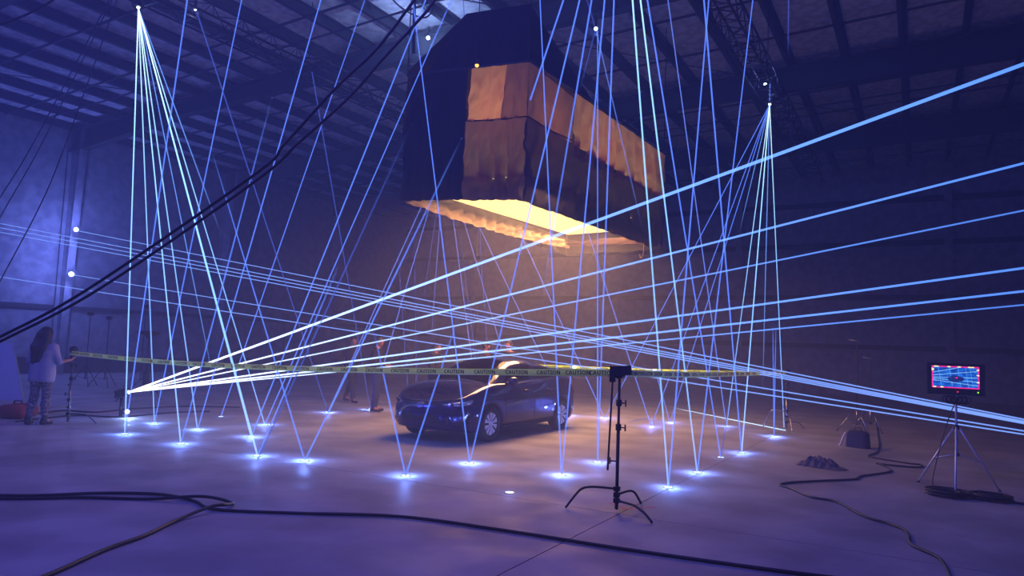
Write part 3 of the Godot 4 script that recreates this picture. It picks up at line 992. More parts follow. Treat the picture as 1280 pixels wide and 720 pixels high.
func laser_light() -> void:
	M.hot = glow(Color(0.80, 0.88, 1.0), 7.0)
	M.warmhot = glow(Color(0.80, 0.88, 1.0), 3.0)
	var even := fade_tex([[0.0, 1.0], [1.0, 1.0]])
	var down := fade_tex([[0.0, 1.0], [0.35, 0.92], [1.0, 0.80]])
	var out := fade_tex([[0.0, 1.0], [0.55, 0.85], [0.8, 0.5], [1.0, 0.0]])
	var rise := fade_tex([[0.0, 0.0], [0.25, 0.6], [0.6, 1.0], [1.0, 1.0]])
	var ease := fade_tex([[0.0, 1.0], [0.2, 0.95], [0.45, 0.75], [1.0, 0.64]])
	var spread := [[0.0, Color(1, 0.99, 0.97)], [0.12, Color(0.88, 0.91, 1.0)], [0.3, Color(0.62, 0.76, 1.0)], [0.5, Color(0.42, 0.58, 0.95)], [0.74, Color(0.28, 0.46, 0.84)], [1.0, Color(0.24, 0.42, 0.80)]]
	var near_far := [[0.0, Color(0.85, 0.97, 1.0)], [0.3, Color(0.60, 0.84, 1.0)], [0.7, Color(0.48, 0.70, 1.0)], [1.0, Color(0.50, 0.66, 1.0)]]
	M.beam = {}
	M.beam_r = {}
	for s in [   # name, colour, strength, radius, how it fades along its length, and any tint painted along it
		["bright", Color(0.50, 0.80, 1.0), 3.2, 0.0105, down, near_far], ["fan", Color(0.48, 0.74, 1.0), 2.5, 0.010, down, near_far],
		["bounce", Color(0.35, 0.50, 1.0), 2.1, 0.010, down], ["bounce_fade", Color(0.35, 0.50, 1.0), 1.9, 0.010, out], ["fan_fade", Color(0.42, 0.62, 1.0), 1.9, 0.009, out],
		["pale", Color(0.42, 0.54, 1.0), 1.5, 0.012, even], ["pale_fade", Color(0.42, 0.54, 1.0), 1.2, 0.012, out],
		["dim", Color(0.36, 0.46, 1.0), 0.65, 0.011, even], ["dim_fade", Color(0.36, 0.46, 1.0), 0.65, 0.011, out],
		["thick", Color(0.56, 0.76, 1.0), 4.6, 0.0185, ease, spread], ["low", Color(0.54, 0.71, 1.0), 3.9, 0.0135, ease, spread], ["thin_low", Color(0.54, 0.69, 1.0), 2.9, 0.011, ease, spread],
		["cross", Color(0.48, 0.63, 1.0), 1.9, 0.012, even], ["streak", Color(0.75, 0.88, 1.0), 3.0, 0.009, rise]]:
		var m := glow(s[1], s[2])
		m.albedo_color = Color(0, 0, 0, 0.42)
		m.roughness = 1.0
		m.transparency = BaseMaterial3D.TRANSPARENCY_ALPHA
		m.specular_mode = BaseMaterial3D.SPECULAR_DISABLED
		m.albedo_texture = s[4]
		if s.size() > 5:
			m.emission = Color.WHITE
			m.emission_operator = BaseMaterial3D.EMISSION_OP_MULTIPLY
			m.emission_texture = tint_tex(s[5])
		M.beam[s[0]] = m
		M.beam_r[s[0]] = s[3]
	var st := begin(true)       # one unit beam, v runs along it
	for k in 8:
		var q := []
		for e in [[k, 0.0], [k + 1, 0.0], [k + 1, 1.0], [k, 1.0]]:
			var t: float = TAU * e[0] / 8.0
			q.append([Vector3(cos(t), e[1], -sin(t)), Vector2(e[0] / 8.0, e[1])])
		for i in [0, 2, 1, 0, 3, 2]:
			st.set_uv(q[i][1])
			st.add_vertex(q[i][0])
	M.beam_mesh = done(st)
	for p in PROJECTORS:
		projector(p[1], p[2], p[0], p[3])
	for p in MIRRORS:
		mirror_spot(p[1], p[2], p[0])
	for p in BEAMS:
		beam(p[3], p[4], p[2], p[0], p[1])
	glow_spot(Vector3(-27.5, 5.46, -14.87), Color(0.45, 0.52, 1.0), 8.0, "upper of the two bright laser hits on the left wall column", 0.085, Vector3(0.55, 0.0, 0.35))  # laser hit on the column, its glow and point light added
	glow_spot(Vector3(-27.5, 3.77, -14.84), Color(0.45, 0.52, 1.0), 8.0, "lower of the two bright laser hits on the left wall column", 0.095, Vector3(0.55, 0.0, 0.35))  # second laser hit, glowing ball and point light put in
	glow_spot(Vector3(-13.58, 0.12, -8.62), Color(0.55, 0.68, 1.0), 0.9, "small bright lamp on the floor just below the low left projector", 0.045, Vector3(0.12, 0.02, 0.0))
	glow_spot(Vector3(-10.95, 9.55, -14.28), Color(0.62, 0.75, 1.0), 4.5, "bright bluish lamp under the roof above the black overhead box", 0.05, Vector3(0.0, -0.3, 0.0))
	glow_spot(Vector3(-6.36, 9.0, -14.53), Color(0.5, 0.6, 1.0), 1.0, "small bright laser hit glinting under the roof where a vertical beam ends", 0.045, Vector3(0.0, -0.3, 0.0))  # glare of a laser hit, built as a glowing ball
	glow_spot(Vector3(-3.36, 8.62, -18.55), Color(0.5, 0.6, 1.0), 0.15, "small bright laser hit on the right truss just above the fan of beams", 0.04, Vector3(0.0, -0.2, 0.0))  # laser hit on the truss, glow added
	glow_spot(Vector3(-12.78, 8.3, -8.88), Color(0.8, 0.8, 1.0), 0.2, "tiny glinting lamp on the left truss near the top edge", 0.025, Vector3(0.0, -0.2, 0.0))

# ---------------------------------------------------------------- video monitor on its tripod
func tripod(o: Node3D, h: float, spread: float, hub: float, m: StandardMaterial3D, turn := 0.4) -> void:
	put("column", tubem([Vector3(0, hub - 0.35, 0), Vector3(0, hub + 0.05, 0), Vector3(0, hub + 0.05, 0), Vector3(0, h, 0)], [0.019, 0.019, 0.014, 0.014], 12), m, o)
	put("hub", lathem([[0.02, -0.03], [0.035, -0.025], [0.035, 0.025], [0.02, 0.03]], Vector3.UP, 12), M.black, o, Vector3(0, hub, 0))
	put("lower_hub", lathem([[0.0, -0.02], [0.03, -0.02], [0.03, 0.02], [0.0, 0.02]], Vector3.UP, 12), M.black, o, Vector3(0, hub - 0.36, 0))
	for k in 3:
		var d := Vector3(cos(turn + TAU * k / 3), 0, sin(turn + TAU * k / 3))
		put("leg", tubem([d * 0.03 + Vector3(0, hub, 0), d * spread + Vector3(0, 0.012, 0)], [0.0125], 8), m, o)
		put("brace", tubem([Vector3(0, hub - 0.36, 0) + d * 0.02, d * spread * 0.55 + Vector3(0, hub * 0.46, 0)], [0.008], 6), m, o)
		put("rubber_foot", lathem([[0.0, 0.03], [0.018, 0.02], [0.02, 0.0], [0.0, 0.0]], Vector3.UP, 8), M.rubber, o, d * spread)

func monitor() -> void:
	var at := Vector3(0.43, 0, -11.35)
	var s := base("monitor_stand", at, 0.15)
	tag(s, "black and chrome tripod stand carrying the lit monitor at right", "stand")
	tripod(s, 1.17, 0.54, 0.82, mat(Color(0.80, 0.82, 0.85), 0.35, 0.4), -0.3)
	var o := base("video_monitor", at + Vector3(0, 1.46, 0), atan2(-at.x, -at.z) + 0.02)
	tag(o, "small video monitor showing blue beams in a pink frame on the tripod stand", "monitor")
	var st := begin()
	box(st, Vector3(0, 0, 0.0), Vector3(0.66, 0.42, 0.05))
	box(st, Vector3(0, 0, -0.04), Vector3(0.5, 0.32, 0.05))
	put("housing", done(st), M.black, o)
	var im := Image.create(512, 288, false, Image.FORMAT_RGB8)
	im.fill(Color(0.05, 0.18, 0.75))
	var n := FastNoiseLite.new()
	n.seed = 4
	n.frequency = 0.012
	for y in 288:
		for x in 512:
			var v := n.get_noise_2d(x, y * 1.6) * 0.5 + 0.5
			var c := Color(0.02, 0.10, 0.45).lerp(Color(0.10, 0.55, 1.0), v)
			for b in [[60, 0.25], [110, 0.14], [150, 0.02], [175, -0.05], [200, -0.12]]:
				var dy := absf(y - (b[0] - b[1] * (x - 120)))
				if dy < 5.0:
					c = c.lerp(Color(0.75, 0.95, 1.0), 1.0 - dy / 5.0)
			for b in [90, 210, 300, 380, 430]:
				if absf(x - b - (y - 144) * 0.12) < 2.0:
					c = c.lerp(Color(0.5, 0.8, 1.0), 0.7)
			var rx := absf(x - 256) / 256.0
			var ry := absf(y - 144) / 144.0
			if Vector2((x - 262) / 90.0, (y - 165) / 40.0).length() < 1.0:
				c = c.lerp(Color(0.03, 0.05, 0.30), 0.75)
			if Vector2(x - 270, (y - 150) * 1.1).length() < 12.0:
				c = Color(0.9, 0.15, 0.3)
			if rx > 0.945 or ry > 0.90:
				c = Color(0.95, 0.12, 0.55)
			im.set_pixel(x, y, c)
	for q in [[40, 8], [60, 6], [190, 8], [300, 6], [410, 8], [440, 8], [500, 40], [500, 110], [500, 200], [30, 276], [110, 276], [8, 40], [8, 56]]:
		for y in range(maxi(q[1] - 9, 0), mini(q[1] + 9, 288)):
			for x in range(maxi(q[0] - 20, 0), mini(q[0] + 20, 512)):
				if Vector2((x - q[0]) / 20.0, (y - q[1]) / 9.0).length() < 1.0:
					im.set_pixel(x, y, Color(1.0, 0.95, 0.72))
	var m := glow(Color.WHITE, 1.25)
	m.emission_texture = ImageTexture.create_from_image(im)
	m.emission_operator = BaseMaterial3D.EMISSION_OP_MULTIPLY
	var q := QuadMesh.new()
	q.size = Vector2(0.545, 0.295)
	put("screen", q, m, o, Vector3(-0.005, 0.025, 0.0262))
	put("led_light", lathem([[0.0, 0.006], [0.010, 0.0]], Vector3.BACK, 8), glow(Color(1.0, 0.05, 0.1), 1.6), o, Vector3(0.02, -0.168, 0.026))
	put("led_light", lathem([[0.0, 0.006], [0.010, 0.0]], Vector3.BACK, 8), glow(Color(0.6, 1.0, 0.1), 1.6), o, Vector3(0.25, -0.165, 0.026))
	var a := AreaLight3D.new()
	a.name = "screen_light"
	a.area_size = Vector2(0.54, 0.29)
	a.light_color = Color(0.3, 0.5, 1.0)
	a.light_energy = 0.6
	a.shadow_enabled = true
	a.rotation.y = PI
	a.position = Vector3(0, 0.02, 0.04)
	o.add_child(a)
	var y := begin(true)
	for k in 7:      # cable hank and clamps under the screen
		var loop := []
		for i in 17:
			var t := TAU * i / 16.0
			loop.append(Vector3(0.075 * cos(t) * (1.0 if k % 2 else 1.15) - 0.07 + 0.025 * k, -0.27 + 0.05 * sin(t), 0.02 + 0.008 * k))
		tube(y, loop, [0.007], 5, false)
	put("cable_hank", done(y), M.rubber, o)
	var br := begin()
	box(br, Vector3(0, -0.235, -0.01), Vector3(0.08, 0.09, 0.05))
	put("mount", done(br), M.black, o)

# ---------------------------------------------------------------- cables, coils and odd things
func cable(ctrl: Array, r: float, label: String, group := "") -> void:
	var o := put("cable", tubem(spline(ctrl, 8), [r], 7), M.rubber)
	tag(o, label, "cable", group)

func coil(at: Vector3, R: float, label: String, sd: int) -> void:
	var g := RandomNumberGenerator.new()
	g.seed = sd
	var pts := []
	for i in 150:
		var t := i * TAU / 15.0
		var rr := R * (0.76 + 0.24 * sin(i * 0.083 + sd)) + g.randf_range(-0.006, 0.006)
		pts.append(at + Vector3(cos(t) * rr, 0.012 + 0.0004 * i + g.randf_range(0.0, 0.006), sin(t) * rr * 0.9))
	var o := put("cable_coil", tubem(pts, [0.011], 6), M.rubber)
	tag(o, label, "cable", "cable coils under the monitor")

func floor_things() -> void:
	var z := 0.018
	cable([Vector3(-9.6, z, -3.0), Vector3(-7.95, z, -3.80), Vector3(-7.35, z, -4.45), Vector3(-6.85, z, -4.78), Vector3(-6.35, z, -4.80), Vector3(-5.88, z, -4.70), Vector3(-5.2, z, -5.05), Vector3(-4.33, z, -5.57), Vector3(-3.2, z, -5.75), Vector3(-2.1, z, -5.85), Vector3(-0.81, z, -6.04), Vector3(0.3, z, -6.3), Vector3(1.6, z, -6.5)], 0.016, "thick black cable running right across the foreground floor")
	cable([Vector3(-9.5, z, -2.8), Vector3(-7.9, z, -3.68), Vector3(-7.3, z, -4.22), Vector3(-6.75, z, -4.58), Vector3(-6.3, z + 0.04, -4.86), Vector3(-6.0, z, -4.98), Vector3(-5.85, z + 0.03, -4.80), Vector3(-5.86, z + 0.04, -4.62), Vector3(-5.78, z, -4.20), Vector3(-5.55, z, -3.75), Vector3(-5.42, z, -3.35), Vector3(-5.17, z, -2.84), Vector3(-4.9, z, -2.2)], 0.016, "black cable that loops back towards the bottom left corner of the floor")
	cable(FLOOR_CABLE, 0.014, "black cable snaking over the floor between the grip stand and the monitor")
	cable([Vector3(0.55, z, -10.75), Vector3(1.1, z, -10.7), Vector3(1.9, z, -10.55), Vector3(3.2, z, -10.4)], 0.014, "black cable leaving the coils towards the right edge")
	coil(Vector3(0.30, 0, -10.72), 0.26, "left of the two black cable coils under the monitor stand", 3)
	coil(Vector3(0.76, 0, -10.82), 0.24, "right of the two black cable coils under the monitor stand", 5)
	cable([Vector3(0.42, 1.15, -11.33), Vector3(0.33, 0.9, -11.25), Vector3(0.22, 0.5, -11.1), Vector3(0.14, 0.12, -10.9), Vector3(0.2, z, -10.75)], 0.007, "thin cable dropping from the monitor to the coils")
	cable(LEFT_CABLES[0], 0.016, "dark cable lying behind the standing woman towards the low left projector")
	cable(LEFT_CABLES[1], 0.016, "dark cable lying on the floor behind the left grip stand")
	var tm := base("tape_mark", Vector3(-2.72, 0, -7.5))
	tag(tm, "thin red tape mark on the floor at the foot of the front grip stand", "tape mark")
	put("strip", boxm(Vector3(0.42, 0.002, 0.022), Vector3(0.10, 0.0012, 0.0), Basis(Vector3.UP, 0.95)), mat(Color(0.75, 0.05, 0.08), 0.6), tm)
	put("strip", boxm(Vector3(0.30, 0.002, 0.022), Vector3(-0.12, 0.0012, 0.05), Basis(Vector3.UP, -0.55)), mat(Color(0.75, 0.05, 0.08), 0.6), tm)
	for c in OVERHEAD:
		cable(c[1], c[2], c[0], c[3])
	# crumpled cloth
	var st := begin(true)
	var n := FastNoiseLite.new()
	n.seed = 8
	n.frequency = 1.4
	var g := []
	for i in 41:
		var row := []
		for j in 25:
			var u := i / 20.0 - 1.0
			var v := j / 12.0 - 1.0
			var k := maxf(0.0, 1.0 - u * u * 0.95) * maxf(0.0, 1.0 - v * v)
			var h := k * (0.10 + 0.10 * n.get_noise_2d(u * 2.6, v * 1.6)) * (1.1 - 0.45 * u) + 0.05 * k * absf(n.get_noise_2d(u * 6.0, v * 5.0 + 9.0))
			row.append(Vector3(u * 0.34 + 0.05 * n.get_noise_2d(v * 2.0, 5.0), maxf(h, 0.0) + 0.004, v * 0.17 + 0.04 * n.get_noise_2d(u * 3.0, 1.0)))
		g.append(row)
	grid(st, g, true)
	var cl := put("crumpled_cloth", done(st), mat(Color(0.30, 0.27, 0.30), 0.95), null, Vector3(-1.30, 0, -12.1))
	cl.rotation.y = -0.35
	tag(cl, "small heap of crumpled grey cloth on the floor left of the monitor", "cloth")
	# dark equipment bag
	var b := base("equipment_bag", Vector3(-1.02, 0, -15.3), -0.35)
	tag(b, "dark blue equipment bag standing on the floor with a pale strap", "bag")
	st = begin(true)
	g = []
	for i in 13:
		var row := []
		for j in 21:
			var t := TAU * j / 20.0
			var y := i / 12.0
			var e := 0.35
			var cx := signf(cos(t)) * pow(absf(cos(t)), e)
			var cz := signf(sin(t)) * pow(absf(sin(t)), e)
			var sw := (1.0 - 0.10 * y) * (1.0 - pow(maxf(0.0, y - 0.85) / 0.15, 2.0) * 0.25)
			row.append(Vector3(cx * 0.20 * sw, y * 0.30, cz * 0.14 * sw))
		g.append(row)
	grid(st, g, true)
	put("body", done(st), mat(Color(0.05, 0.06, 0.22), 0.8), b)
	put("lid", lathem([[0.0, 0.035], [0.10, 0.03], [0.165, 0.012], [0.185, 0.0]], Vector3.UP, 20), mat(Color(0.05, 0.06, 0.22), 0.8), b, Vector3(0, 0.295, 0)).scale = Vector3(1.0, 1.0, 0.72)
	put("strap", tubem([Vector3(-0.19, 0.27, 0.10), Vector3(-0.215, 0.2, 0.13), Vector3(-0.25, 0.06, 0.17), Vector3(-0.27, 0.012, 0.19)], [0.018], 6), mat(Color(0.75, 0.72, 0.75), 0.7), b)
	put("handle", tubem([Vector3(-0.08, 0.31, 0), Vector3(-0.05, 0.37, 0), Vector3(0.05, 0.37, 0), Vector3(0.08, 0.31, 0)], [0.012], 6), M.black, b)
	# two thin stands in the right background
	for q in [[Vector3(-1.25, 0, -18.4), 2.1, "tall thin chrome stand with a side arm in the right background"], [Vector3(-1.0, 0, -18.9), 1.7, "shorter thin stand just right of the tall one in the right background"]]:
		var o := base("light_stand", q[0])
		tag(o, q[2], "stand")
		tripod(o, q[1], 0.42, 0.55, M.chrome, 0.9)
		put("head", tubem([Vector3(-0.16, q[1] + 0.02, 0), Vector3(0.05, q[1], 0), Vector3(0.05, q[1] - 0.08, 0)], [0.016], 6), M.alu, o)
	# left background: round topped stand and thin stands
	var r := base("round_top_stand", Vector3(-16.54, 0, -10.91))
	tag(r, "dark tripod stand with a round flat top behind the left floor projector", "stand")
	tripod(r, 1.66, 0.62, 0.62, M.black, 0.2)
	put("pole_cover", tubem([Vector3(0, 0.30, 0), Vector3(0, 0.75, 0)], [0.075], 10), M.black, r)
	put("round_top", lathem([[0.0, 0.03], [0.25, 0.03], [0.27, 0.0], [0.25, -0.05], [0.10, -0.07], [0.03, -0.16], [0.0, -0.16]], Vector3.UP, 28), M.black, r, Vector3(0, 1.70, 0))
	for q in [[Vector3(-22.1, 0, -12.6), 2.2, "leftmost of the faint thin stands by the left wall"], [Vector3(-21.6, 0, -12.9), 2.1, "second faint thin stand by the left wall"], [Vector3(-20.9, 0, -13.6), 2.5, "third and tallest faint thin stand by the left wall"], [Vector3(-17.6, 0, -16.2), 2.4, "faint thin stand behind the left fan of beams"]]:
		var o := base("light_stand", q[0])
		tag(o, q[2], "stand")
		tripod(o, q[1], 0.45, 0.6, M.steel, 0.3)
		put("head", boxm(Vector3(0.16, 0.10, 0.10), Vector3(0, q[1], 0)), M.black, o)
	# white board and orange bag at the left edge
	var wb := base("white_board", Vector3(-15.35, 0.28, -7.05), 0.45)
	tag(wb, "white foam board leaning in at the left edge", "board")
	st = begin()
	prism(st, [Vector3(-0.75, 0.0, 0), Vector3(0.62, 0.04, 0), Vector3(0.30, 1.10, 0), Vector3(-0.75, 1.25, 0)], Vector3(0, 0, 0.02))
	put("sheet", done(st), mat(Color(0.72, 0.70, 0.72), 0.8), wb)
	put("edge_tape", tubem([Vector3(0.62, 0.04, 0.01), Vector3(0.30, 1.10, 0.01)], [0.012], 5), mat(Color(0.5, 0.5, 0.5), 0.8), wb)
	var ob := base("sand_bag", Vector3(-14.75, 0, -7.2), 0.6)
	tag(ob, "orange brown sand bag under the white board at the left edge", "sand bag")
	for s in [-1.0, 1.0]:
		put("pouch", lathem([[0.0, -0.26], [0.09, -0.25], [0.135, -0.15], [0.14, 0.0], [0.135, 0.15], [0.09, 0.25], [0.0, 0.26]], Vector3.RIGHT, 16), mat(Color(0.45, 0.13, 0.05), 0.85), ob, Vector3(0, 0.13, 0.15 * s))
	put("handle", tubem([Vector3(-0.1, 0.2, 0), Vector3(-0.06, 0.32, 0), Vector3(0.06, 0.32, 0), Vector3(0.1, 0.2, 0)], [0.014], 6), M.black, ob)
	put("support_pole", tubem([Vector3(0.0, 0.0, -0.02), Vector3(-0.35, 1.45, -0.1)], [0.015], 6), M.black, wb)

# ---------------------------------------------------------------- people
func flesh(bones: Array, cell: float, blend: float, clip = null) -> ArrayMesh:
	# bones: [from, to, radius, radius]; smooth union of tapered capsules, meshed with one vertex per crossed cell
	var lo := Vector3(1e9, 1e9, 1e9)
	var hi := -lo
	for b in bones:
		var r := maxf(b[2], b[3]) + 3.0 * cell
		for e in [b[0], b[1]]:
			lo = lo.min(e - Vector3.ONE * r)
			hi = hi.max(e + Vector3.ONE * r)
	var nx := int((hi.x - lo.x) / cell) + 2
	var ny := int((hi.y - lo.y) / cell) + 2
	var nz := int((hi.z - lo.z) / cell) + 2
	var f := PackedFloat32Array()
	f.resize(nx * ny * nz)
	f.fill(1.0)
	for b in bones:
		var a: Vector3 = b[0]
		var ba: Vector3 = b[1] - b[0]
		var bb := maxf(ba.length_squared(), 1e-9)
		var r0: float = b[2]
		var r1: float = b[3]
		var pad := Vector3.ONE * (maxf(r0, r1) + blend + 2.0 * cell)
		var p0 := ((a.min(b[1]) - pad - lo) / cell).max(Vector3.ZERO)
		var p1 := ((a.max(b[1]) + pad - lo) / cell)
		for k in range(int(p0.z), mini(int(p1.z) + 1, nz)):
			for j in range(int(p0.y), mini(int(p1.y) + 1, ny)):
				var at := (k * ny + j) * nx
				var p := Vector3(lo.x, lo.y + j * cell, lo.z + k * cell)
				for i in range(int(p0.x), mini(int(p1.x) + 1, nx)):
					p.x = lo.x + i * cell
					var t := clampf((p - a).dot(ba) / bb, 0.0, 1.0)
					var d := p.distance_to(a + ba * t) - r0 - (r1 - r0) * t
					var o := f[at + i]
					var h := maxf(blend - absf(o - d), 0.0) / blend
					f[at + i] = minf(o, d) - h * h * blend * 0.25
	if clip != null:
		for k in nz:
			for j in ny:
				for i in nx:
					var at := (k * ny + j) * nx + i
					if f[at] < 0.1:
						f[at] = maxf(f[at], clip.call(lo + Vector3(i, j, k) * cell))
	var id := {}
	var verts: Array[Vector3] = []
	var st := begin(true)
	var cs := [0, 1, nx, nx + 1, nx * ny, nx * ny + 1, nx * ny + nx, nx * ny + nx + 1]
	for k in nz - 1:
		for j in ny - 1:
			for i in nx - 1:
				var at := (k * ny + j) * nx + i
				var neg := 0
				for c in cs:
					if f[at + c] < 0.0: neg += 1
				if neg == 0 or neg == 8: continue
				var sum := Vector3.ZERO
				var cnt := 0
				for e in EDGES:
					var u := f[at + cs[e[0]]]
					var v := f[at + cs[e[1]]]
					if (u < 0.0) != (v < 0.0):
						var w := u / (u - v)
						var q0 := Vector3(e[0] & 1, (e[0] >> 1) & 1, e[0] >> 2)
						var q1 := Vector3(e[1] & 1, (e[1] >> 1) & 1, e[1] >> 2)
						sum += q0.lerp(q1, w)
						cnt += 1
				id[at] = verts.size()
				verts.append(lo + (Vector3(i, j, k) + sum / cnt) * cell)
	for at in id:
		var i: int = at % nx
		var j: int = (at / nx) % ny
		var k: int = at / (nx * ny)
		for ax in [[1, nx, nx * ny, j, k], [nx, nx * ny, 1, k, i], [nx * ny, 1, nx, i, j]]:
			if ax[3] == 0 or ax[4] == 0: continue
			var a: bool = f[at] < 0.0
			if a == (f[at + ax[0]] < 0.0): continue
			var q: Array = [at, at - ax[1], at - ax[1] - ax[2], at - ax[2]]
			if not (id.has(q[1]) and id.has(q[2]) and id.has(q[3])): continue
			if a:
				quad(st, verts[id[q[2]]], verts[id[q[3]]], verts[id[q[0]]], verts[id[q[1]]])
			else:
				quad(st, verts[id[q[2]]], verts[id[q[1]]], verts[id[q[0]]], verts[id[q[3]]])
	return done(st)

const EDGES := [[0, 1], [2, 3], [4, 5], [6, 7], [0, 2], [1, 3], [4, 6], [5, 7], [0, 4], [1, 5], [2, 6], [3, 7]]

func hand(wrist: Vector3, dir: Vector3, palm: Vector3, side: float, curl: float) -> Array:
	# palm: the way the palm faces; side: +1 puts the thumb on dir x palm
	var out := []
	var across := dir.cross(palm).normalized() * side
	var root := wrist + dir * 0.085
	out.append([wrist, wrist + dir * 0.05, 0.024, 0.030])
	for e in [-0.026, 0.0, 0.022]:
		out.append([wrist + dir * 0.025 + across * e * 0.8, root + across * e, 0.017, 0.013])
	for k in 4:
		var p := root + across * (0.030 - 0.020 * k)
		var l: float = [0.070, 0.080, 0.074, 0.058][k]
		var d := dir
		for j in 3:
			d = (d + palm * curl * (0.5 + 0.3 * j)).normalized()
			var q: Vector3 = p + d * l * [0.45, 0.32, 0.25][j]
			out.append([p, q, 0.0092 - 0.0008 * j, 0.0088 - 0.0008 * j])
			p = q
	var t0 := wrist + dir * 0.03 + across * 0.028
	var t1 := t0 + (dir * 0.6 + across * 0.7 + palm * 0.3).normalized() * 0.042
	var t2 := t1 + (dir * 0.85 + across * 0.25 + palm * 0.5).normalized() * 0.034
	out.append([t0, t1, 0.013, 0.0105])
	out.append([t1, t2, 0.0105, 0.0085])
	return out

func head_bones(h: Vector3, face: Vector3, k := 1.0) -> Array:
	var r := face.cross(Vector3.UP).normalized()
	var u := Vector3.UP
	var b := [[h + u * 0.035 - face * 0.022, h + u * 0.035 + face * 0.022, 0.083, 0.078], [h - u * 0.03 + face * 0.02, h - u * 0.075 + face * 0.05, 0.068, 0.040],
		[h + u * 0.012 + face * 0.092, h - u * 0.022 + face * 0.108, 0.010, 0.014], [h + u * 0.03 + face * 0.078 - r * 0.04, h + u * 0.03 + face * 0.078 + r * 0.04, 0.014, 0.014],
		[h - u * 0.053 + face * 0.084 - r * 0.016, h - u * 0.053 + face * 0.084 + r * 0.016, 0.009, 0.009]]
	for s in [-1.0, 1.0]:
		b.append([h + r * s * 0.083 + u * 0.012, h + r * s * 0.080 - u * 0.022, 0.016, 0.011])
		b.append([h - u * 0.015 + face * 0.07 + r * s * 0.045, h - u * 0.03 + face * 0.06 + r * s * 0.045, 0.022, 0.018])
	return b

